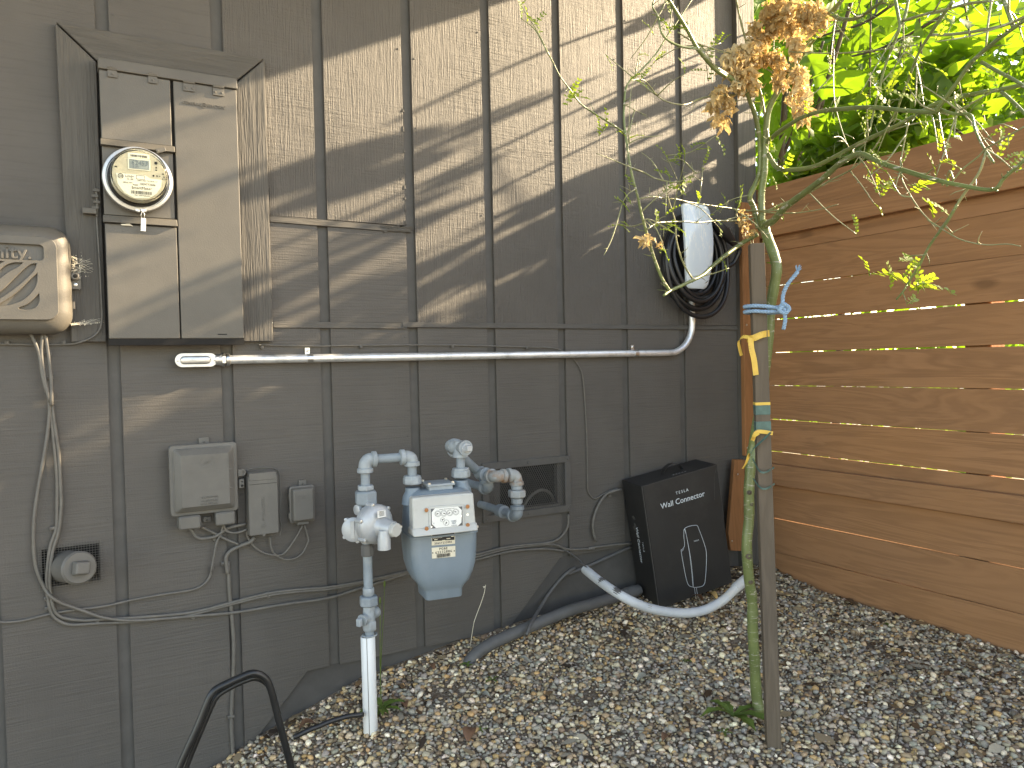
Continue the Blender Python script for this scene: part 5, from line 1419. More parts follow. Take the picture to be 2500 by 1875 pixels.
line([(1090, 1228), (1095, 1270), (1104, 1322)], .0007); line([(1106, 1226), (1112, 1270), (1120, 1315)], .0007); line([(982, 918), (996, 905), (1000, 893)], .0006)
# left side print
def st(s, size, y, z): text(s, size, bp(-.0007, z, y), bz_*-1, -by, M_print, box_)
st('Wall Connector', .0225, .078, .245); text('TESLA', .0105, bp(-.0007, .245, .048), bz_*-1, -by, M_print, box_, space=1.6)
for k, (yy, zz_) in enumerate(((.085, .345), (.082, .315), (.090, .300))):
    b = MB(); r = random.Random(k); P = [bp(-.0006, zz_+dz_, yy+dy_) for dy_, dz_ in ((0, 0), (.012, .004), (.016, .014), (.006, .020), (-.004, .010))]; b.prism(P, -bx_*.0003); b.build('scuff', M_cartedge, box_, smooth=0)
for k in range(5):
    fx = .165+.014*k; P = bp(fx, BH+.0012, .022); b = MB(); b.box(P, (.007, .003, .0008), (bx_, by, bz_)); b.build('printed_mark', M_printdim, box_, smooth=0)

# ------------------------------------------------------------------ pipes lying by the wall
pv = thing('bent_conduit', at(*zT(900, 1440), .36), 'curved grey plastic pipe sweep lying on gravel before the carton', 'pipe')
pts = [at(*zT(x, y), o) for x, y, o in ((168, 1072, .10), (250, 1140, .17), (380, 1235, .26), (520, 1320, .32), (680, 1390, .345), (860, 1430, .36), (1050, 1438, .37), (1200, 1405, .375), (1340, 1325, .375), (1450, 1220, .37), (1530, 1150, .36))]
sp_ = spline(pts, 6); b = MB(); b.tube(sp_, .0168, 20, cap=False); b.tube(list(reversed(sp_)), .0145, 16, cap=False); b.build('tube', M_pvc, pv, smooth=60)
i0 = int(len(sp_)*.88); b = MB(); b.tube(sp_[i0:], .0192, 20); b.build('socket_end', M_pvc, pv, smooth=60)
for i0, ln_ in ((8, 3), (13, 4), (24, 2)):
    b = MB(); b.tube([p+V(0, -.0006, .0006) for p in sp_[i0:i0+ln_]], [.0160, .0168, .0160], 14, cap=False); b.build('smudge', M_drain, pv, smooth=60)
dp = thing('drain_pipe', at(*z8(1700, 340), .08), 'dark painted drain pipe half buried along the foundation', 'pipe')
pts = [at(*zT(620, 1245), .05), at(*zT(400, 1312), .065), at(*zT(200, 1372), .08), at(*zT(0, 1432), .09), at(*z8(1980, 200), .10), at(*z8(1800, 290), .105), at(*z8(1660, 352), .11)]
pts[-1] = pts[-1]+V(0, 0, -.02); pts.append(pts[-1]+(pts[-1]-pts[-2])*1.2+V(0, 0, -.05))
b = MB(); b.tube(spline(pts, 6), .0215, 20); b.build('tube', M_drain, dp, smooth=60)
P = spline(pts, 6); b = MB(); b.tube(P[1:4], .0245, 20); b.build('coupling', M_drain, dp, smooth=60)

# ------------------------------------------------------------------ black tubular frame in the foreground
fr = thing('steel_frame', at(*z4(1700, 1452), .55), 'black steel tube frame bent like a handle at bottom left', 'steel frame')
OF = .52
for nm, dz_, r_, pts in (('tube', 0, .0088, [(1195, 1490), (1240, 1380), (1340, 1160), (1400, 1010), (1430, 950), (1470, 912), (1560, 868), (1650, 828), (1700, 812), (1745, 818), (1790, 845), (1815, 885), (1840, 960), (1890, 1160), (1935, 1330), (1975, 1480)]),
                         ('tube', 1, .0070, [(1240, 1490), (1290, 1360), (1370, 1170), (1430, 1030), (1460, 975), (1500, 940), (1580, 895), (1660, 860), (1710, 845), (1750, 850), (1790, 872), (1818, 905), (1845, 985), (1895, 1190), (1940, 1360), (1972, 1490)])):
    P = spline([at(*z4(x, y), OF-.014*dz_) for x, y in pts], 5); b = MB(); b.tube(P, r_, 12); b.build(nm, M_steel, fr, smooth=60)

# ================================================================== STAKE, TREE AND TIES
def gpt_at(u, v, z):
    d = ray(u, v); return CAM+d*((z-CAM.z)/d.z)
SB = gpt_at(1887, 1795, .435)
SOFF = -SB.y
stk = thing('tree_stake', SB, 'weathered grey square timber stake tied beside the young tree', 'stake')
st_top = at(1846, 596, SOFF-.02)
axs = (st_top-SB).normalized(); sa = R_(-38)
sx1 = V(math.cos(sa), math.sin(sa), 0); sx1 = (sx1-axs*sx1.dot(axs)).normalized(); sy1 = axs.cross(sx1)
w2 = .0185
b = MB(); bot_ = SB-axs*.08
b.hexa([bot_+sx1*a*w2+sy1*e*w2 for a, e in ((-1, -1), (1, -1), (1, 1), (-1, 1))], [st_top+sx1*a*w2+sy1*e*w2 for a, e in ((-1, -1), (1, -1), (1, 1), (-1, 1))]); b.build('timber', M_stake, stk, smooth=0, bevel=.002)
def on_stake(v_):
    """centre of the stake at image height v"""
    z = at(1860, v_, SOFF).z; t = (z-SB.z)/(st_top.z-SB.z); return SB+(st_top-SB)*t
TB = gpt_at(1853, 1722, .437); TOFF = -TB.y
tree = thing('young_tree', TB, 'young green-barked tree with spindly thorny branches tied to stake', 'tree')
def to(x, y, o=0.0):
    p = at(x, y, TOFF+o)
    if p.x > 1.70:                                    # the crown leans out of the fence's shade
        d = ray(x, y); q = p.x-1.70; X = 1.70+.07*(1-math.exp(-q/.07))-.45*(1-math.exp(-q/.6)); p = CAM+d*(X/d.x)
    return p
S2 = 2500/2212
tr = [(1640, 1540, .008), (1634, 1500), (1630, 1430), (1626, 1360), (1625, 1300), (1618, 1250), (1613, 1180), (1618, 1120), (1618, 1060), (1622, 1000), (1628, 960, -.02), (1642, 880, -.045), (1652, 800, -.04), (1660, 730, -.03), (1664, 670, -.02), (1672, 620, -.01), (1678, 580, .0), (1670, 545, .0), (1657, 510, .0), (1648, 480, .0)]
P = [to(p[0]*S2, p[1]*S2, p[2] if len(p) > 2 else 0) for p in tr]
def lumpy(P, r0, r1, amp, seed):
    r = random.Random(seed); n = len(P)
    return [(r0+(r1-r0)*i/(n-1))*(1+amp*r.uniform(-1, 1)) for i in range(n)]
SPt = spline(P, 5)
b = MB(); b.tube(SPt, lumpy(SPt, .0158, .0135, .05, 1), 14); trunk = b.build('trunk', M_bark, tree, smooth=180)
for zx, zy, s in ((355, 990, .010), (368, 1165, .007), (360, 560, .007), (410, 1290, .009), (372, 640, .006)):
    u, v = 1700+zx/2.765, 1000+zy/2.765; p = to(u, v, .012); b = MB(); b.lathe([(s, -.004), (s*.9, .002), (s*.45, .0035), (s*.3, .001)], p, V(-.3, -1, .1), 10); b.build('bark_scar', M_stake, trunk, smooth=60)
# (zoom, points, start width px of that zoom, end width, depth offset start->end)
BR_ = [
 (zA, [(465, 1590), (470, 1520), (520, 1490), (600, 1400), (730, 1300), (850, 1210), (960, 1110), (1060, 1050), (1120, 1040), (1250, 1100), (1400, 1150), (1600, 1210), (1780, 1250), (2000, 1280), (2080, 1200), (2240, 1060)], 60, 26, 0, -.25),
 (zA, [(440, 1560), (440, 1440), (440, 1300), (460, 1150), (465, 1000), (470, 900), (490, 740), (560, 600), (640, 470), (740, 330), (830, 210), (900, 100), (1000, -20)], 58, 34, 0, .15),
 (zA, [(420, 1540), (390, 1410), (360, 1330), (400, 1240), (430, 1150), (430, 980), (410, 830), (370, 700), (325, 610), (210, 510), (110, 440), (0, 310)], 44, 30, 0, .10),
 (zB, [(1475, 310+390), (1740, 690), (1640, 620), (1560, 530), (1480, 430), (1410, 300), (1340, 180), (1240, 20), (1210, -30)][1:], 46, 34, .10, .15),
 (zA, [(490, 960), (465, 800), (440, 650), (400, 520), (340, 300), (290, 100), (268, -10)], 22, 14, .0, .1),
 (zA, [(480, 960), (520, 920), (600, 860), (720, 790), (850, 750), (1000, 735), (1150, 725), (1300, 735), (1450, 750), (1600, 755), (1640, 720), (1750, 570), (1850, 430), (1980, 310), (2100, 220), (2240, 120)], 34, 30, 0, -.20),
 (zA, [(485, 1040), (530, 1120), (600, 1145), (720, 1140), (830, 1110), (950, 1050), (1060, 990), (1180, 930), (1330, 860), (1480, 780), (1600, 710), (1750, 660), (1900, 630), (2050, 605), (2240, 565)], 34, 32, 0, .15),
 (zA, [(470, 1430), (600, 1370), (760, 1300), (900, 1220), (1020, 1160), (1100, 1100), (1200, 1000), (1260, 900), (1300, 850)], 20, 8, .03, .10),
 (zA, [(905, 90), (960, 125), (1030, 132), (1100, 115), (1200, 50), (1270, -10)], 34, 24, .10, .0),
 (zA, [(1340, -10), (1360, 90), (1372, 185), (1330, 300), (1270, 460), (1230, 620), (1190, 780), (1170, 900)], 28, 12, .0, -.05),
 (zA, [(1432, -10), (1415, 80), (1400, 130), (1372, 190)], 24, 22, .05, .0),
 (zA, [(1395, 140), (1550, 95), (1700, 60), (1850, 20), (2000, 8)], 22, 18, .0, -.1),
 (zA, [(1730, 10), (1660, 110), (1590, 215), (1500, 360), (1430, 540), (1370, 700), (1340, 820)], 30, 14, -.1, .05),
 (zA, [(1585, 238), (1750, 230), (1950, 200), (2080, 170), (2240, 105)], 22, 26, -.05, -.2),
 (zA, [(1995, -10), (1970, 150), (1955, 320)], 18, 14, -.1, -.12),
 (zA, [(2075, -10), (2100, 70), (2140, 185)], 34, 30, -.2, -.15),
 (zA, [(1925, 420), (2050, 490), (2130, 530), (2240, 600)], 30, 24, -.10, -.25),
 (zA, [(2060, 620), (2140, 690), (2240, 790)], 28, 24, .12, .0),
 (zA, [(1620, 730), (1740, 768), (1850, 775), (1880, 870), (1930, 980), (2010, 1100)], 26, 16, -.05, -.10),
 (zA, [(1740, 620), (1750, 700), (1795, 755)], 12, 10, .0, -.03),
 (zA, [(1700, 775), (1640, 745)], 18, 20, -.02, 0.),
 (zA, [(2240, 840), (2050, 950), (1960, 1000), (1900, 1060), (1800, 1140), (1725, 1230)], 16, 14, -.2, -.05),
 (zA, [(1955, 1000), (1945, 1060), (1900, 1180), (1800, 1320), (1700, 1480), (1640, 1560)], 20, 22, -.10, -.15),
 (zC, [(1760, 0), (1690, 120), (1620, 210), (1560, 300), (1500, 420), (1440, 510), (1400, 580), (1350, 640)], 24, 14, -.15, -.2),
 (zA, [(1430, 830), (1400, 980), (1380, 1100), (1385, 1200), (1440, 1310), (1520, 1430), (1620, 1530)], 12, 10, .05, -.05),
 (zC, [(1560, 100), (1640, 150), (1700, 190), (1800, 240), (1950, 270), (2100, 265), (2190, 280)], 12, 8, -.05, -.05),
 (zA, [(630, 350), (930, 360), (1200, 340), (1490, 305)], 11, 11, .2, .0),
 (zA, [(930, 330), (925, 500), (935, 700), (990, 900), (1030, 1000)], 9, 7, .1, .0),
 (zA, [(1400, 345), (1460, 380), (1485, 440), (1485, 560), (1475, 720)], 13, 8, .0, .0),
 (zW, [(1290, 450), (1150, 530), (1000, 640), (880, 740), (790, 820), (650, 890), (500, 960), (445, 1000)], 48, 30, -.01, .10),
 (zW, [(495, 955), (430, 850), (370, 700), (320, 540), (280, 400), (240, 250), (215, 130), (180, 0)], 34, 24, .10, .12),
 (zB, [(920, 1680), (880, 1500), (850, 1300), (825, 1100), (825, 950), (850, 770), (960, 650), (1100, 500), (1210, 330), (1320, 170), (1440, -10)], 30, 12, .12, .1),
 (zW, [(800, 825), (900, 800), (1030, 755)], 14, 8, .05, .08),
 (zW, [(700, 845), (640, 750), (590, 630), (555, 480), (545, 330), (500, 180), (460, 50), (440, 0)], 20, 12, .05, .10),
 (zB, [(1330, 1680), (1300, 1610), (1250, 1500), (1190, 1380)], 11, 6, .10, .12),
 (zW, [(300, 400), (380, 350), (480, 340), (650, 335), (750, 345), (900, 330), (1140, 325), (1280, 300)], 20, 16, .12, .0),
 (zW, [(250, 320), (330, 320), (450, 390), (585, 470)], 15, 9, .12, .15),
 (zW, [(220, 130), (340, 110), (440, 125), (560, 135), (700, 165), (900, 195), (1050, 215), (1180, 235), (1500, 235)], 16, 14, .12, .0),
 (zA, [(330, 1420), (600, 1440), (800, 1420), (955, 1380)], 12, 7, .0, .05),
 (zW, [(185, 45), (120, 90), (70, 180), (40, 300)], 16, 8, .12, .15),
 (zB, [(820, 1190), (700, 1110), (540, 1010), (430, 930), (340, 810), (250, 690), (180, 550), (145, 490)], 24, 8, .12, .2),
 (zB, [(870, 1290), (980, 1240), (1170, 1220)], 14, 7, .12, .15),
 (zB, [(900, 1520), (1000, 1550), (1120, 1610), (1300, 1640), (1400, 1590), (1510, 1545)], 20, 8, .12, .15),
 (zB, [(830, 940), (920, 990), (1025, 1035)], 12, 8, .12, .1),
 (zB, [(870, 1290), (870, 1100), (890, 800), (970, 550)], 11, 5, .12, .15),
 (zB, [(1850, 850), (1600, 870), (1480, 900), (1380, 940), (1260, 930), (1160, 890), (1090, 830)], 22, 10, .05, .15),
 (zB, [(1470, 435), (1350, 420), (1230, 370), (1160, 290), (1130, 150), (1080, 60), (1100, -10)], 28, 16, .13, .12),
 (zB, [(1310, 290), (1420, 360), (1540, 410), (1640, 440), (1780, 480)], 18, 14, .13, .08),
 (zB, [(1130, 150), (1180, 60), (1200, -10)], 16, 12, .12, .12),
 (zA, [(560, 560), (500, 480), (400, 440)], 12, 10, .05, .02),
]
def px2m(fnw, p): return fnw*p
WLIST = {zA: 2.765, zB: 3.687, zW: 3.687, zC: 2.765}
k_ = 0
TIPS = []
for fn, pts, w0, w1, o0, o1 in BR_:
    n = len(pts)
    P = [to(*fn(x, y), o0+(o1-o0)*i/(n-1)) for i, (x, y) in enumerate(pts)]
    dep = (P[0]-CAM).dot(_fw)
    s = dep/F_PX/WLIST[fn]/2
    Q = spline(P, 6 if n > 3 else 4)
    r0, r1 = w0*s*.85, w1*s*.88
    rads = [q*((p_-CAM).dot(_fw)/dep) for q, p_ in zip(lumpy(Q, r0, r1, .05, k_), Q)]
    b = MB(); b.tube(Q, rads, 9 if w0 > 20 else 6)
    rr = random.Random(k_+50)
    for i in range(2, len(Q)-1):                       # spurs and thorns
        if rr.random() < .42:
            t_ = (Q[i+1]-Q[i-1]).normalized(); a_ = rr.uniform(0, 6.28); s1 = t_.cross(EZ).normalized(); s2 = t_.cross(s1)
            d_ = (s1*math.cos(a_)+s2*math.sin(a_)+t_*.4).normalized()
            rad_ = (r0+(r1-r0)*i/len(Q))
            if rr.random() < .3: b.tube([Q[i], Q[i]+d_*(rad_+rr.uniform(.008, .022)), Q[i]+d_*(rad_+rr.uniform(.022, .03))+t_*.004], [.0011, .0008, .0003], 4)
            else: b.lathe([(rad_*.42, 0), (rad_*.22, rad_*.45)], Q[i]+d_*rad_*.75, d_, 6)
    b.build('branch', M_bark if w0 > 23 else M_twig, tree, smooth=180)
    TIPS.append(Q); k_ += 1
# pinnate leaf sprays
def spray(p, d, L, n, seed, fold=.7):
    r = random.Random(seed); b = MB(); d = d.normalized()
    side = d.cross(V(r.uniform(-.4, .4), -.6, r.uniform(.3, 1))).normalized(); nrm = side.cross(d)
    P = [p+d*L*t+nrm*L*.12*math.sin(t*2.6)*r.uniform(.6, 1.2) for t in np.linspace(0, 1, 6)]
    b.tube(P, [.0009, .0005], 4)
    for k in range(n):
        t = .12+.86*k/(n-1); q_ = p+d*L*t+nrm*L*.12*math.sin(t*2.6)
        for s in (-1, 1):
            l = L*r.uniform(.15, .22)*(1-.35*abs(t-.5)); w = l*.34
            a = (side*s*fold+d*.55+nrm*r.uniform(-.2, .45)).normalized(); c = a.cross(nrm).normalized()
            b.add([q_, q_+a*l*.35+c*w, q_+a*l*.75+c*w*.8, q_+a*l, q_+a*l*.75-c*w*.8, q_+a*l*.35-c*w], [(0, 1, 2, 3, 4, 5)])
    return b
sprays = [(zB, 1180, 230, .13), (zB, 1160, 190, .13), (zB, 1320, 240, .13), (zB, 1330, 270, .13), (zB, 1210, 60, .12), (zB, 1040, 260, .14), (zB, 400, 860, .2), (zB, 360, 830, .2), (zB, 440, 890, .2), (zB, 800, 1215, .12), (zB, 930, 1240, .12), (zB, 1160, 1560, .14), (zB, 1210, 1570, .14), (zB, 1290, 1480, .14), (zB, 1430, 1610, .15), (zB, 1350, 1640, .15),
 (zW, 520, 40, .1), (zW, 590, 70, .1), (zW, 600, 20, .1), (zW, 80, 200, .14), (zW, 100, 120, .14), (zW, 750, 140, .05), (zW, 1110, 160, .02), (zW, 600, 430, .1), (zW, 370, 330, .12), (zW, 500, 380, .12), (zW, 985, 740, .08), (zW, 1340, 540, -.02),
 (zA, 1190, 560, -.08), (zA, 1210, 620, -.08), (zA, 1290, 560, -.08), (zA, 1330, 640, -.08), (zA, 1290, 740, -.06), (zA, 1230, 780, -.06), (zA, 1150, 800, -.04), (zA, 1640, 500, -.05), (zA, 1490, 830, -.02), (zA, 1510, 1270, -.02), (zA, 1580, 1440, -.1), (zA, 1640, 1420, -.1), (zA, 600, 1150, .0), (zA, 520, 1230, .0), (zA, 1430, 300, .05), (zA, 560, 1450, .02), (zA, 280, 1370, .05),
 (zC, 1440, 440, -.18), (zC, 1430, 480, -.18), (zC, 1300, 510, -.18), (zC, 1500, 560, -.2), (zC, 1490, 530, -.2), (zC, 1440, 660, -.2), (zC, 1400, 380, -.18), (zC, 1560, 555, -.2), (zC, 1145, 440, .0)]
for i, (fn, x, y, o) in enumerate(sprays):
    r = random.Random(i+300)
    p = to(*fn(x, y), o); s = 1.0 if fn in (zB, zW) else 1.15
    d = V(r.uniform(-1, 1), r.uniform(-.5, .5), r.uniform(-.4, 1.0))
    spray(p-d.normalized()*.02, d, r.uniform(.035, .060)*s, r.choice([5, 6, 7]), i).build('leaf_spray', M_leaflet, tree, smooth=0)
# fine side shoots with small leaves
r = random.Random(404)
for k in range(95):
    Q = r.choice([t for t in TIPS if len(t) > 4]); i = r.randrange(1, len(Q)-1); p = Q[i]
    if p.z < 1.75: continue
    t_ = (Q[i+1]-Q[i-1]).normalized(); d = (t_*r.uniform(-.2, .9)+V(r.uniform(-1, 1), r.uniform(-.6, .6), r.uniform(-.8, .9))).normalized(); L = r.uniform(.05, .17)
    P = spline([p, p+d*L*.5+V(0, 0, r.uniform(-.012, .012)), p+d*L+V(0, 0, r.uniform(-.03, .02))], 5)
    b = MB(); b.tube(P, [.0019, .0008], 5)
    for q in range(2, len(P)-1, 2): b.tube([P[q], P[q]+V(r.uniform(-1, 1), r.uniform(-1, 1), r.uniform(-1, 1)).normalized()*r.uniform(.006, .016)], [.0008, .0003], 4)
    b.build('twig', M_twig, tree, smooth=180)
    if r.random() < .7:
        for q in range(r.choice((1, 2, 3))): spray(P[-1-2*q], V(r.uniform(-1, 1), r.uniform(-.5, .5), r.uniform(-.6, 1)), r.uniform(.028, .05), r.choice((4, 5, 6)), k*5+q).build('leaf_spray', M_leaflet, tree, smooth=0)
# long leafy shoot pieces seen against the fence and the foliage
for fn, a_, c_, o, n in ((zC, (1180, 465), (1400, 545), -.18, 9), (zC, (1390, 320), (1470, 440), -.18, 8), (zC, (1440, 580), (1600, 500), -.2, 7), (zC, (1440, 570), (1610, 585), -.2, 7), (zA, (1440, 1300), (1600, 1240), -.02, 9), (zA, (1180, 520), (1225, 650), -.08, 8), (zA, (1290, 640), (1390, 480), -.08, 9)):
    P, Q = to(*fn(*a_), o), to(*fn(*c_), o); spray(P, Q-P, (Q-P).length, n, n*7+int(a_[0]), .8).build('leaf_spray', M_leaflet, tree, smooth=0)
# crumpled dead leaf masses caught in the branches
def dead(name, regs, n, seed, smin=.010, smax=.026):
    r = random.Random(seed); b = MB()
    for k in range(n):
        fn, cx_, cy_, rx, ry, o = r.choice(regs)
        a_ = r.uniform(0, 6.28); q_ = math.sqrt(r.random())
        p = to(*fn(cx_+rx*q_*math.cos(a_), cy_+ry*q_*math.sin(a_)), o+r.uniform(-.035, .035))
        d = V(r.uniform(-.6, .6), r.uniform(-.6, .6), r.uniform(-1.5, .1)).normalized(); s = d.cross(V(r.uniform(-1, 1), r.uniform(-1, 1), r.uniform(-1, 1))).normalized(); m_ = s.cross(d)
        L = r.uniform(smin, smax)*1.25; w = L*r.uniform(.12, .30)
        rows = []
        for i_, t in enumerate((0, .25, .5, .75, 1)):
            ww = w*(.25, .9, 1, .7, .05)[i_]; cu = m_*L*r.uniform(-.22, .22)
            c0 = p+d*L*t+cu
            rows.append((c0-s*ww+m_*ww*r.uniform(.1, .9), c0, c0+s*ww+m_*ww*r.uniform(.1, .9)))
        vs_ = [x for row in rows for x in row]; fs = []
        for i_ in range(4):
            for j in range(2): fs.append((i_*3+j, i_*3+j+1, i_*3+j+4, i_*3+j+3))
        b.add(vs_, fs)
    o_ = b.build(name, M_dryleaf, tree, smooth=0); o_['kind'] = 'stuff'; return o_
dead('dead_leaf_mass', [(zA, 540, 60, 110, 80, .06), (zA, 660, 70, 130, 90, .06), (zA, 800, 110, 80, 100, .07), (zA, 460, 190, 110, 70, .06), (zA, 590, 170, 110, 60, .06)], 560, 1, .012, .032)
dead('dead_leaf_mass', [(zA, 250, 400, 85, 90, .06), (zA, 320, 520, 95, 100, .06), (zA, 350, 360, 80, 90, .06), (zA, 410, 280, 70, 60, .06)], 520, 2, .012, .032)
dead('dead_leaf_mass', [(zA, 560, 400, 35, 90, .05), (zA, 565, 530, 40, 50, .05), (zA, 500, 380, 60, 35, .05)], 170, 3, .012, .03)
dead('dead_leaf_mass', [(zA, 690, 500, 45, 70, .05), (zA, 700, 640, 80, 80, .05), (zA, 720, 760, 50, 50, .05), (zA, 675, 290, 25, 70, .05)], 320, 4, .012, .03)
dead('dead_leaf_mass', [(zA, 150, 610, 55, 40, .06), (zA, 125, 700, 25, 60, .06), (zA, 215, 700, 30, 50, .06), (zA, 160, 800, 55, 40, .06)], 190, 5, .012, .03)
dead('dead_leaf_mass', [(zA, 320, 1480, 40, 70, .02), (zA, 350, 1570, 40, 40, .01)], 60, 6, .006, .016)
dead('dead_leaf_mass', [(zW, 295, 480, 35, 60, .12)], 26, 7); dead('dead_leaf_mass', [(zW, 435, 520, 10, 20, .12)], 5, 8)

# rope, ribbons and tape
rope = thing('blue_rope', to(1900, 800, .0), 'light blue twisted rope tying the tree to the stake', 'rope')
def rope_path(pts, r_=.0052, n=26):
    P = spline(pts, 10)
    for k in range(3):
        b = MB(); Q = []
        L = 0
        for i in range(len(P)):
            t = (P[min(i+1, len(P)-1)]-P[max(i-1, 0)]).normalized(); a = EZ if abs(t.z) < .8 else EX
            n1 = (a-t*a.dot(t)).normalized(); n2 = t.cross(n1)
            if i: L += (P[i]-P[i-1]).length
            an = L*260+k*2.094; Q.append(P[i]+(n1*math.cos(an)+n2*math.sin(an))*r_*.48)
        b.tube(Q, r_*.58, 6); b.build('strand', M_rope, rope, smooth=180)
sc = on_stake(755); tc = to(1891, 755, 0)
f_ = (CAM-sc); f_.z = 0; f_.normalize(); sd = V(f_.y*-1, f_.x, 0)
sd = sd if sd.x > 0 else -sd
def ra(dx, dz, df): return sc+sd*dx+EZ*dz+f_*df
for z_ in (.006, -.008):
    rope_path([ra(.055, z_*.6-.004, .022), ra(.02, z_, .033), ra(-.012, z_+.003, .033), ra(-.034, z_+.003, .012), ra(-.026, z_+.002, -.026), ra(.01, z_, -.034), ra(.05, z_, -.02), ra(.075, z_, .0)])
rope_path([ra(.048, -.004, .030), ra(.062, .010, .034), ra(.076, -.002, .030), ra(.066, -.014, .034), ra(.052, -.006, .040), ra(.060, .004, .036)], .0056)
rope_path([ra(.060, .0, .034), ra(.062, .035, .03), ra(.074, .062, .03), ra(.090, .082, .03), ra(.098, .092, .03)])
rope_path([ra(.064, .0, .034), ra(.066, -.03, .03), ra(.062, -.055, .025)])
b = MB(); r = random.Random(1)
for k in range(26): b.tube([ra(.096, .089, .03), ra(.098+r.uniform(-.006, .012), .104+r.uniform(-.004, .006), .03+r.uniform(-.006, .006))], .0007, 4)
b.build('frayed_end', M_rope, rope)
def ribbon(b, pts, w, thick=.0005, wdir=EZ):
    P = spline(pts, 5)
    for i in range(len(P)-1):
        A, B_ = P[i], P[i+1]; t = (B_-A).normalized(); wd = (wdir-t*wdir.dot(t)); wd = wd.normalized()*w/2; n_ = t.cross(wd).normalized()*thick
        b.hexa([A-wd, B_-wd, B_-wd+n_, A-wd+n_], [A+wd, B_+wd, B_+wd+n_, A+wd+n_])
yr = thing('yellow_ribbon', on_stake(830), 'yellow ribbon bow on stake below the blue rope', 'ribbon')
sc2 = on_stake(823)
def sa_(c, dx, dz, df): return c+sd*dx+EZ*dz+f_*df
b = MB(); ribbon(b, [sa_(sc2, .026, .010, .006), sa_(sc2, .006, .006, .029), sa_(sc2, -.014, -.002, .029), sa_(sc2, -.032, -.004, .01)], .017); b.build('band', M_tape_y, yr, smooth=0)
b = MB(); ribbon(b, [sa_(sc2, -.022, -.001, .026), sa_(sc2, -.040, .002, .03), sa_(sc2, -.052, -.010, .032), sa_(sc2, -.050, -.030, .030), sa_(sc2, -.046, -.048, .028)], .014, wdir=V(.7, .2, .5)); b.build('tail', M_tape_y, yr, smooth=0)
b = MB(); ribbon(b, [sa_(sc2, -.022, -.001, .030), sa_(sc2, -.020, -.03, .036), sa_(sc2, -.014, -.06, .034), sa_(sc2, -.010, -.100, .030)], .017, wdir=V(1, -.2, 0)); b.build('tail', M_tape_y, yr, smooth=0)
def wrap(c, h, m, par, nm, e=.0006):
    b = MB(); a_ = w2+e
    b.hexa([c-axs*h/2+sx1*p_*a_+sy1*q_*a_ for p_, q_ in ((-1, -1), (1, -1), (1, 1), (-1, 1))], [c+axs*h/2+sx1*p_*a_+sy1*q_*a_ for p_, q_ in ((-1, -1), (1, -1), (1, 1), (-1, 1))]); return b.build(nm, m, par, smooth=0, bevel=.001)
gt = thing('green_tape', on_stake(1010), 'dark green nursery tape wrapped around stake with yellow ends', 'tape')
wrap(on_stake(986), .008, M_tape_y, gt, 'yellow_band', .0009); wrap(on_stake(1001), .026, M_tape_g, gt, 'band'); wrap(on_stake(1043), .030, M_tape_g, gt, 'band', .0008)
sc3 = on_stake(1055)
b = MB(); ribbon(b, [sa_(sc3, .026, -.004, .012), sa_(sc3, .0, .002, .030), sa_(sc3, -.016, .0, .032), sa_(sc3, -.026, -.022, .03)], .010); b.build('yellow_end', M_tape_y, gt, smooth=0)
b = MB(); ribbon(b, [sa_(sc3, -.010, .0, .034), sa_(sc3, -.024, -.010, .036), sa_(sc3, -.030, -.020, .034)], .012, wdir=V(.6, 0, .8)); b.build('yellow_end', M_tape_y, gt, smooth=0)
b = MB(); ribbon(b, [sa_(sc3, .020, .0, .028), sa_(sc3, .0, -.020, .030), sa_(sc3, -.024, -.044, .028), sa_(sc3, -.034, -.066, .02)], .007, wdir=V(.6, 0, .8)); b.build('tail', M_tape_g, gt, smooth=0)
b = MB(); ribbon(b, [sa_(sc3, -.034, -.058, .02), sa_(sc3, -.042, -.080, .022), sa_(sc3, -.052, -.098, .022)], .012, wdir=V(.8, 0, .5)); b.build('yellow_end', M_tape_y, gt, smooth=0)
for v0, dv in ((1150, .030), (1190, .020)):
    c = on_stake(v0); b = MB(); ribbon(b, [sa_(c, -.028, dv, .0), sa_(c, -.012, 0.002, .029), sa_(c, .004, -.002, .030), sa_(c, .026, .008, .004)], .005); b.build('strand', M_tape_g, gt, smooth=0)

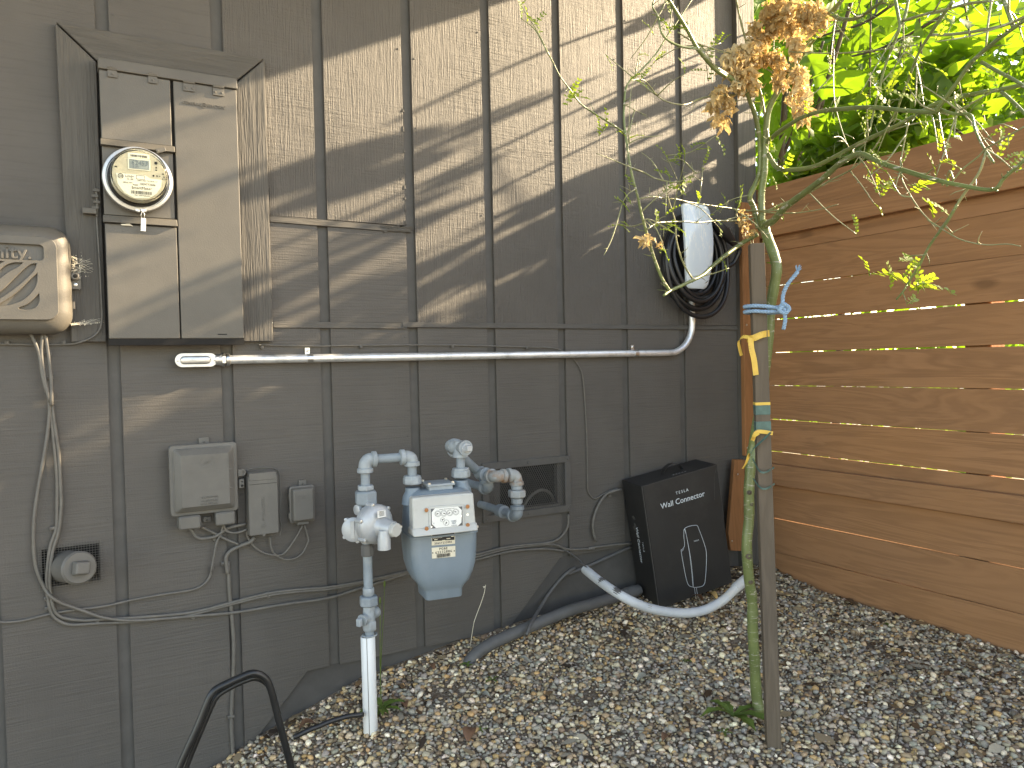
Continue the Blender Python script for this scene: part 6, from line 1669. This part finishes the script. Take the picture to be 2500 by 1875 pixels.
# ================================================================== FOLIAGE BEYOND THE FENCE
def fig_mesh(seed, lobes=5):
    """lobed leaf about 1 unit long, base at origin, along +y, slightly folded and wavy"""
    r = random.Random(seed)
    out = []
    lob = [(0, 1.0), (46, .86), (-46, .86), (98, .52), (-98, .52)] if lobes == 5 else ([(0, 1.0), (52, .75), (-52, .75)] if lobes == 3 else [(0, 1.0)])
    lob = [(a+r.uniform(-6, 6), L*r.uniform(.9, 1.08)) for a, L in lob]
    cy = .30 if lobes > 1 else .45
    N = 56
    for k in range(N):
        a = -180+360*k/N
        rad = .20 if lobes > 1 else .16
        for la, L in lob:
            d = (a-la+180) % 360-180
            wd = 21 if lobes > 1 else 34
            rad = max(rad, (L*(.72 if la == 0 or lobes == 1 else .66))*math.exp(-(abs(d)/wd)**2.4)+.0)
        rad *= 1+.03*math.sin(k*2.6)
        x, y = rad*math.sin(R_(a)), cy+rad*math.cos(R_(a))
        if abs(a) > 165: y = max(y, .02)
        out.append((x, y))
    vs_, fs = [V(0, cy, 0)], []
    f1 = r.uniform(.15, .5); dr = r.uniform(.1, .5); ph = r.uniform(0, 6)
    def zf(x, y): return f1*abs(x)*.8-dr*y*y*.5+.05*math.sin(7*x+ph)*math.cos(6*y)
    for sc_ in (.45, .8, 1.0):
        for x, y in out:
            X_, Y_ = x*sc_, cy+(y-cy)*sc_; vs_.append(V(X_, Y_, zf(X_, Y_)))
    vs_[0].z = zf(0, cy)
    for k in range(N):
        j = (k+1) % N
        fs.append((0, 1+k, 1+j)); fs.append((1+k, 1+N+k, 1+N+j, 1+j)); fs.append((1+N+k, 1+2*N+k, 1+2*N+j, 1+N+j))
    b = MB(); b.add(vs_, fs); b.tube([V(0, .0, 0), V(0, -.18, -.03), V(.02, -.42, -.10)], [.012, .009], 5)
    me = bpy.data.meshes.new('leaf'); me.from_pydata([tuple(v) for v in b.v], [], b.f)
    me.polygons.foreach_set('use_smooth', [True]*len(me.polygons)); me.materials.append(M_fig)
    return me
FIG = [fig_mesh(i, (5, 5, 3, 5, 1, 3)[i]) for i in range(6)]
def leaf_obj(me, p, d, nrm, L, parent, name='leaf', wide=1.0):
    d = d.normalized(); x = d.cross(nrm).normalized(); z = x.cross(d)
    M = Matrix.Identity(4)
    for i in range(3):
        M[i][0] = x[i]*L*wide; M[i][1] = d[i]*L; M[i][2] = z[i]*L; M[i][3] = p[i]
    o = bpy.data.objects.new(name, me); COL.objects.link(o)
    o.parent = parent; o.matrix_parent_inverse = Matrix.Translation(-WLOC[parent.name]); o.matrix_basis = M
    return o
def view_pt(u, v, X):
    d = ray(u, v); return CAM+d*(X/d.x)
def slab(p):
    """wall point that this place would shade: (x, z) or None"""
    if p.y > -.002: return None
    k = -p.y/KS; return p.x-k, p.z-ZS*k
fig = thing('fig_tree', (3.6, .9, .45), 'bright green fig tree with lobed leaves behind the fence', 'tree')
r = random.Random(12)
stems = [((3.5, .75, .4), (3.45, .55, 2.2), (3.3, .30, 3.4)), ((3.7, .9, .4), (3.55, .62, 2.3), (3.5, .45, 3.6)), ((4.2, .8, .4), (4.35, .75, 2.4), (4.6, .7, 3.8)), ((3.4, 1.0, .4), (3.3, .85, 2.2), (3.1, .9, 3.3))]
for s_ in stems:
    P = spline([V(*p) for p in s_], 8); b = MB(); b.tube(P, [.028, .010], 10); b.build('stem', M_branch2, fig, smooth=180)
for (u0, v0, u1, v1, X, w) in ((1930, 430, 2080, 0, 3.4, .014), (1960, 440, 2040, 60, 3.6, .012), (1890, 430, 2010, 100, 3.5, .010), (2000, 420, 1975, 330, 3.5, .010)):
    b = MB(); b.tube(spline([view_pt(u0, v0, X), view_pt((u0+u1)/2+8, (v0+v1)/2, X), view_pt(u1, v1, X)], 6), [w, w*.7], 8); b.build('stem', M_branch2, fig, smooth=180)
cnt = 0
tries = 0
while cnt < 285 and tries < 6000:
    tries += 1
    u = r.uniform(1795, 2230) if r.random() < .72 else r.uniform(1795, 2500); v = r.uniform(-60, 500-max(0, (u-1852))*.25)
    X = r.uniform(3.1, 4.6)
    p = view_pt(u, v, X)
    if p.y < .04 and X < 4.2: continue
    if p.x < 2.75 and p.y > 0: continue
    d = V(r.uniform(-.9, .6), r.uniform(-.8, .8), r.uniform(-1.1, .5))
    nrm = V(r.uniform(-.5, .9), r.uniform(-.9, .4), r.uniform(.1, 1.2)).normalized()
    if r.random() < .6: nrm = V(-.7+r.gauss(0, .35), -.55+r.gauss(0, .35), .45+r.gauss(0, .3)); d = V(r.uniform(-.5, .5), r.uniform(-.5, .5), r.uniform(-1.2, -.2))
    leaf_obj(r.choice(FIG[:4]+FIG[:2]+FIG[5:]), p, d, nrm, r.uniform(.15, .29)*(X/3.6)**.5, fig); cnt += 1

# narrower-leaved shrubs further back, as one mass
def hedge():
    r = np.random.default_rng(3)
    N = 15000
    u = r.uniform(1780, 2700, N); v = r.uniform(-260, 470, N); X = r.uniform(4.5, 6.6, N)
    D = np.array([ray(a, b_) for a, b_ in zip(u, v)])
    P = np.array(CAM)+D*(X/D[:, 0])[:, None]
    ok = (P[:, 2] < 5.2) & (P[:, 2] > .6) & ((P[:, 1] > .55) | (P[:, 2] < 3.2+.45*(P[:, 0]-4.5)))
    low = r.random(N) < .35
    P[low, 2] = r.uniform(.5, 2.6, low.sum())
    P = P[ok]; N = len(P)
    keep = np.sin(P[:, 1]*3.1+P[:, 0]*1.3)*np.sin(P[:, 2]*3.7+P[:, 0]*2.0) > -.62
    P = P[keep]; N = len(P)
    L = r.uniform(.07, .17, N); W_ = L*r.uniform(.2, .38, N)
    d = r.normal(0, 1, (N, 3)); d[:, 2] -= .4; d /= np.linalg.norm(d, axis=1)[:, None]
    s = np.cross(d, r.normal(0, 1, (N, 3))); s /= np.linalg.norm(s, axis=1)[:, None]; n_ = np.cross(s, d)
    v_ = np.stack([P, P+d*(L*.35)[:, None]+s*W_[:, None]+n_*(W_*.3)[:, None], P+d*(L*.45)[:, None], P+d*(L*.35)[:, None]-s*W_[:, None]+n_*(W_*.3)[:, None], P+d*L[:, None]-n_*(L*.15)[:, None]], 1).reshape(-1, 3)
    f = (np.array([[0, 1, 2], [0, 2, 3], [1, 4, 2], [3, 2, 4]])[None]+np.arange(N)[:, None, None]*5).reshape(-1, 3)
    return mass('shrub_foliage', v_, f, None, M_fig)
tag(hedge(), 'tangled green shrub leaves filling the view behind fig tree', 'foliage', kind='stuff')

# overhanging sprays close behind the fence: they break the sunlight on the wall into streaks
ov = thing('overhanging_shrub', (3.1, -.5, .45), 'leafy shrub arching just over top of fence at right', 'shrub')
r = random.Random(31)
OVL = []
def arch(p0, p1, sag, n, L):
    P = spline([V(*p0), (V(*p0)+V(*p1))/2+V(0, 0, sag), V(*p1)], 6)
    b = MB(); b.tube(P, [.008, .003], 6); b.build('stem', M_branch2, ov, smooth=180)
    for k in range(n):
        i = r.randrange(2, len(P)-1); d = V(r.uniform(-1, 1), r.uniform(-1, 1), r.uniform(-.9, .5))
        leaf_obj(FIG[4], P[i]+V(r.uniform(-.03, .03), r.uniform(-.03, .03), r.uniform(-.02, .02)), d, V(r.uniform(-.6, .6), r.uniform(-.6, .6), 1), r.uniform(.6, 1.2)*L, ov)
for a in [((3.2, -.02, 1.9), (3.0, -.75, 2.45), .06, 0, .10), ((3.3, -.1, 2.0), (3.0, -.50, 2.75), .05, 0, .10), ((3.2, -.9, 2.0), (3.2, -.30, 2.62), .07, 0, .11),
          ((3.5, -.30, 2.1), (3.25, -.40, 3.25), .02, 0, .12), ((3.3, -.12, 2.1), (3.2, -.22, 3.10), .02, 0, .11), ((3.4, -.65, 2.1), (3.2, -.62, 3.0), .02, 0, .10)]:
    arch(*a)
def lance():
    b = MB(); rows = []
    for i in range(9):
        q = i/8; w = .085*math.sin(math.pi*(q*.96+.02))**.8; rows += [V(-w, q, w*.35-.10*q*q), V(0, q, -.10*q*q), V(w, q, w*.3-.10*q*q)]
    me = bpy.data.meshes.new('leaf'); me.from_pydata([tuple(v) for v in rows], [], [(i*3+j, i*3+j+1, i*3+j+4, i*3+j+3) for i in range(8) for j in range(2)])
    me.materials.append(M_fig); return me
LANCE = lance()
r = random.Random(77)
for h0, h1, n in ((.16, .48, 36), (.48, .82, 30), (.82, 1.16, 12)):
    for k in range(n):
        X = r.uniform(2.9, 3.8); x0 = r.uniform(-.4, 2.7); h = r.uniform(h0, h1)
        if x0 > 1.35 and h > .45 and r.random() < .62: continue
        p = V(X, -KS*(X-x0), .8855+ZS*X+h)
        d = V(r.uniform(-.25, .25), r.choice((-1, 1)), r.gauss(0, .26)); L = r.uniform(.08, .28)
        leaf_obj(LANCE, p-d.normalized()*L*.5, d, V(r.uniform(-1, 1), 0, r.uniform(.2, 1)), L, ov, wide=r.choice((1.0, 1.8, 2.4, 3.2)))
for h, xa, xb in ((.55, .2, 2.4), (.93, .9, 2.6), (.70, .5, 2.7), (.40, -.2, 2.0)):      # bare twigs, nearly level
    X = r.uniform(2.85, 3.05); P = []
    for t in np.linspace(0, 1, 6):
        x0 = xa+(xb-xa)*t; P.append(V(X+.05*math.sin(3*t+h*9), -KS*(X-x0), .8855+ZS*X+h+.03*math.sin(4*t+h*7)))
    b = MB(); b.tube(spline(P, 4), [.007, .004], 6); b.build('stem', M_branch2, ov, smooth=180)
# the thick of the shrub right behind the top board
def thicket():
    r = np.random.default_rng(8); N = 1300
    X = r.uniform(2.80, 3.25, N); x0 = r.uniform(-.7, 2.75, N); hm = .09+.20*np.clip((1.3-x0)/1.3, 0, 1)+.03*np.sin(x0*6); h = -.16+(hm+.16)*r.random(N)**.8+np.where(r.random(N) < .08, .12, 0)*r.random(N)
    P = np.stack([X, -KS*(X-x0), .8855+ZS*X+h], -1)
    L = r.uniform(.06, .13, N); W_ = L*r.uniform(.18, .30, N)
    d = r.normal(0, 1, (N, 3)); d[:, 1] *= 1.8; d[:, 2] -= .2; d /= np.linalg.norm(d, axis=1)[:, None]
    s = np.cross(d, r.normal(0, 1, (N, 3))); s /= np.linalg.norm(s, axis=1)[:, None]; n_ = np.cross(s, d)
    v_ = np.stack([P, P+d*(L*.4)[:, None]+s*W_[:, None]+n_*(W_*.3)[:, None], P+d*(L*.5)[:, None], P+d*(L*.4)[:, None]-s*W_[:, None]+n_*(W_*.3)[:, None], P+d*L[:, None]-n_*(L*.15)[:, None]], 1).reshape(-1, 3)
    f = (np.array([[0, 1, 2], [0, 2, 3], [1, 4, 2], [3, 2, 4]])[None]+np.arange(N)[:, None, None]*5).reshape(-1, 3)
    o = mass('leaf_mass', v_, f, None, M_fig); adopt(o, ov); o['kind'] = 'stuff'
thicket()

# ================================================================== SMALL PLANTS AND LITTER ON THE GRAVEL
def gxy(fn, x, y):
    """where the sight line meets the gravel"""
    u, v = fn(x, y); d = ray(u, v); t = 1.5
    for _ in range(60):
        p = CAM+d*t; h = p.z-ghf(p.x, p.y); t += h/max(.15, -d.z)*.7
    return CAM+d*t
def rosette(name, fn, x, y, n, L, label, seed, stalks=(), cat='plant'):
    p = gxy(fn, x, y); t = thing(name, p, label, cat); r = random.Random(seed)
    for k in range(n):
        a = 6.28*k/n+r.uniform(-.4, .4); d = V(math.cos(a), math.sin(a), r.uniform(.25, .9)); l = L*r.uniform(.6, 1.1); w = l*.13
        s = d.cross(EZ).normalized(); b = MB(); rows = []
        for i in range(7):
            q_ = i/6; c = p+V(d.x, d.y, 0)*l*q_+EZ*(d.z*l*(q_-q_*q_*.85)+.008); ww = w*math.sin(math.pi*min(1, q_*.9+.1))**.7*(1+.25*(-1)**i)
            rows += [c-s*ww+EZ*ww*.3, c, c+s*ww+EZ*ww*.3]
        fs = [(i*3+j, i*3+j+1, i*3+j+4, i*3+j+3) for i in range(6) for j in range(2)]
        b.add(rows, fs); b.build('leaf', M_weed, t, smooth=0)
    for pts in stalks:
        P = [p+V(0, 0, .01)]+[at(*f2(a, c_), -p.y) for f2, a, c_ in pts]
        b = MB(); b.tube(spline(P, 5), [.0016, .0010], 5); b.lathe([(.0012, 0), (.0034, .004), (.0030, .014), (.0012, .020)], P[-1], (P[-1]-P[-2]), 8); b.build('stalk', M_weed, t, smooth=180)
    return t
zS = zz(800, 1350, 3.3175)
rosette('dandelion', zS, 435, 1290, 10, .085, 'weed rosette with tall flower stalks right of white sleeve', 1, [[(zS, 428, 1000), (zS, 440, 720), (zS, 452, 500), (zS, 460, 275)], [(zS, 425, 900), (zS, 425, 600), (zS, 424, 410)]])
rosette('weed', zS, 1130, 925, 8, .035, 'small green rosette in gravel below the gas meter', 2)
zU = zz(1500, 1275, 2.765)
rosette('weed', zU, 800, 1330, 6, .13, 'weed with long arching leaves at foot of the stake', 3)
rosette('weed', zU, 490, 955, 7, .025, 'tiny green sprig in gravel left of the tree trunk', 4)
rosette('weed', zU, 1865, 720, 6, .030, 'tiny green sprig in gravel beside fence bottom', 5)
rosette('weed', zU, 745, 1440, 5, .030, 'pale small sprig in gravel just left of stake base', 6)
rosette('weed', zS, 1240, 1460, 4, .028, 'dull green sprig beside brown fallen leaf', 7)
rosette('weed', zz(700, 1500, 3.687), 1850, 610, 4, .040, 'faded green sprig near withered pale leaves', 8)
ds = thing('dry_stalk', gxy(z8, 1650, 300), 'thin dry flower stalk standing against wall beneath gas meter', 'plant')
b = MB(); b.tube(spline([gxy(z8, 1650, 300), at(*zG(1210, 1620), .08), at(*zG(1230, 1550), .08), at(*zG(1275, 1430), .08), at(*zG(1300, 1350), .08), at(*zG(1308, 1300), .08)], 5), .0011, 5)
q_ = at(*zG(1308, 1300), .08)
for dx, dz in ((-.008, -.003), (-.009, .002), (.002, .006)): b.tube([q_, q_+V(dx, 0, dz)], .0010, 4)
b.build('stalk', M_label, ds)
def fallen(name, fn, x, y, L, seed, m, label, asp=.35, up=.3):
    p = gxy(fn, x, y)+V(0, 0, .012); r = random.Random(seed); a = r.uniform(0, 6.28); d = V(math.cos(a), math.sin(a), r.uniform(0, up)).normalized(); s = d.cross(EZ).normalized(); n_ = s.cross(d)
    b = MB(); rows = []
    for i in range(8):
        q_ = i/7; w = L*asp*math.sin(math.pi*(q_*.94+.03))**.8; c = p+d*L*(q_-.5)+n_*L*.18*math.sin(q_*3.1)
        rows += [c-s*w+n_*w*.55, c, c+s*w+n_*w*.45]
    b.add(rows, [(i*3+j, i*3+j+1, i*3+j+4, i*3+j+3) for i in range(7) for j in range(2)])
    o = b.build(name, m, None, smooth=60); return tag(o, label, 'leaf')
M_brown = simple('brown_fallen_leaf', (.17, .085, .045), .6, var=.25, vs=30, bs=60, bstr=.4)
M_pale = simple('withered_leaf', (.34, .33, .26), .7, var=.2, vs=30, bs=60, bstr=.4)
fallen('fallen_leaf', z8, 1650, 1120, .055, 1, M_brown, 'folded reddish-brown fallen leaf in foreground gravel'); fallen('fallen_leaf', z8, 180, 1040, .050, 2, M_brown, 'brown fallen leaf left of white sleeve by the foundation')
fallen('fallen_leaf', z8, 1310, 505, .040, 3, M_brown, 'brown curled leaf near gravel edge below gas meter', .25); fallen('fallen_leaf', z8, 1060, 850, .035, 4, M_brown, 'brown leaf lying right of the dandelion')
fallen('fallen_leaf', z8, 1810, 700, .050, 5, M_pale, 'pale withered leaf lying in mid gravel, left one of pair', .2); fallen('fallen_leaf', z8, 1780, 770, .050, 6, M_pale, 'pale withered leaf lying in mid gravel, lower one of pair', .2)
fallen('fallen_leaf', z8, 2130, 450, .055, 7, M_pale, 'pale withered leaf by end of drain pipe', .2)
fallen('fallen_leaf', zU, 1540, 870, .035, 8, M_pale, 'pale grey dry leaf between the stake and fence', .3); fallen('fallen_leaf', zU, 200, 1090, .050, 9, M_pale, 'grey-green curled dry leaf left of the trunk', .4)
fallen('fallen_leaf', zU, 350, 1490, .050, 10, M_brown, 'flat piece of brown bark in left foreground gravel', .25); fallen('fallen_leaf', zU, 540, 540, .075, 11, M_brown, 'large brown dead leaf under the carton edge', .4, .5)
fallen('fallen_leaf', zU, 590, 1470, .045, 12, M_drain, 'dark grey dead leaf left of stake in foreground', .4, .8); fallen('fallen_leaf', zU, 660, 520, .055, 13, M_pod, 'tan dead leaf between carton and bent pipe', .3, .4)
def twig(fn, pts, r_, label):
    P = [gxy(fn, x, y)+V(0, 0, .012) for x, y in pts]; b = MB(); b.tube(spline(P, 5), [r_, r_*.6], 6); o = b.build('fallen_twig', M_stake, None, smooth=180); return tag(o, label, 'twig')
twig(zU, [(1340, 1390), (1420, 1320), (1460, 1240), (1465, 1180), (1440, 1120)], .0022, 'curved grey twig on gravel right of the stake')
twig(zU, [(1890, 1530), (1910, 1440), (1920, 1360), (2000, 1290), (2120, 1260)], .0026, 'crooked pale twig on gravel near bottom right')
twig(zU, [(1440, 1045), (1550, 1055), (1660, 1085)], .0022, 'straight twig lying on gravel toward the fence'); twig(zU, [(20, 910), (70, 905), (140, 912)], .0030, 'short dark twig on gravel at left below drain pipe')
twig(z8, [(490, 765), (600, 755), (690, 740)], .0022, 'thin twig along gravel edge left of white sleeve'); twig(z8, [(1020, 905), (1080, 940), (1150, 1010), (1200, 1050)], .0018, 'thin twig trailing right from the dandelion')
twig(zU, [(130, 1430), (250, 1440), (390, 1455)], .0014, 'hair-thin twig at far left foreground gravel'); twig(zT, [(700, 1600), (650, 1560), (560, 1500)], .0028, 'dark twig on gravel below bent pipe')
twig(z8, [(1720, 510), (1900, 590), (2060, 680), (2212, 770)], .0018, 'long thin dry stem across the mid gravel')
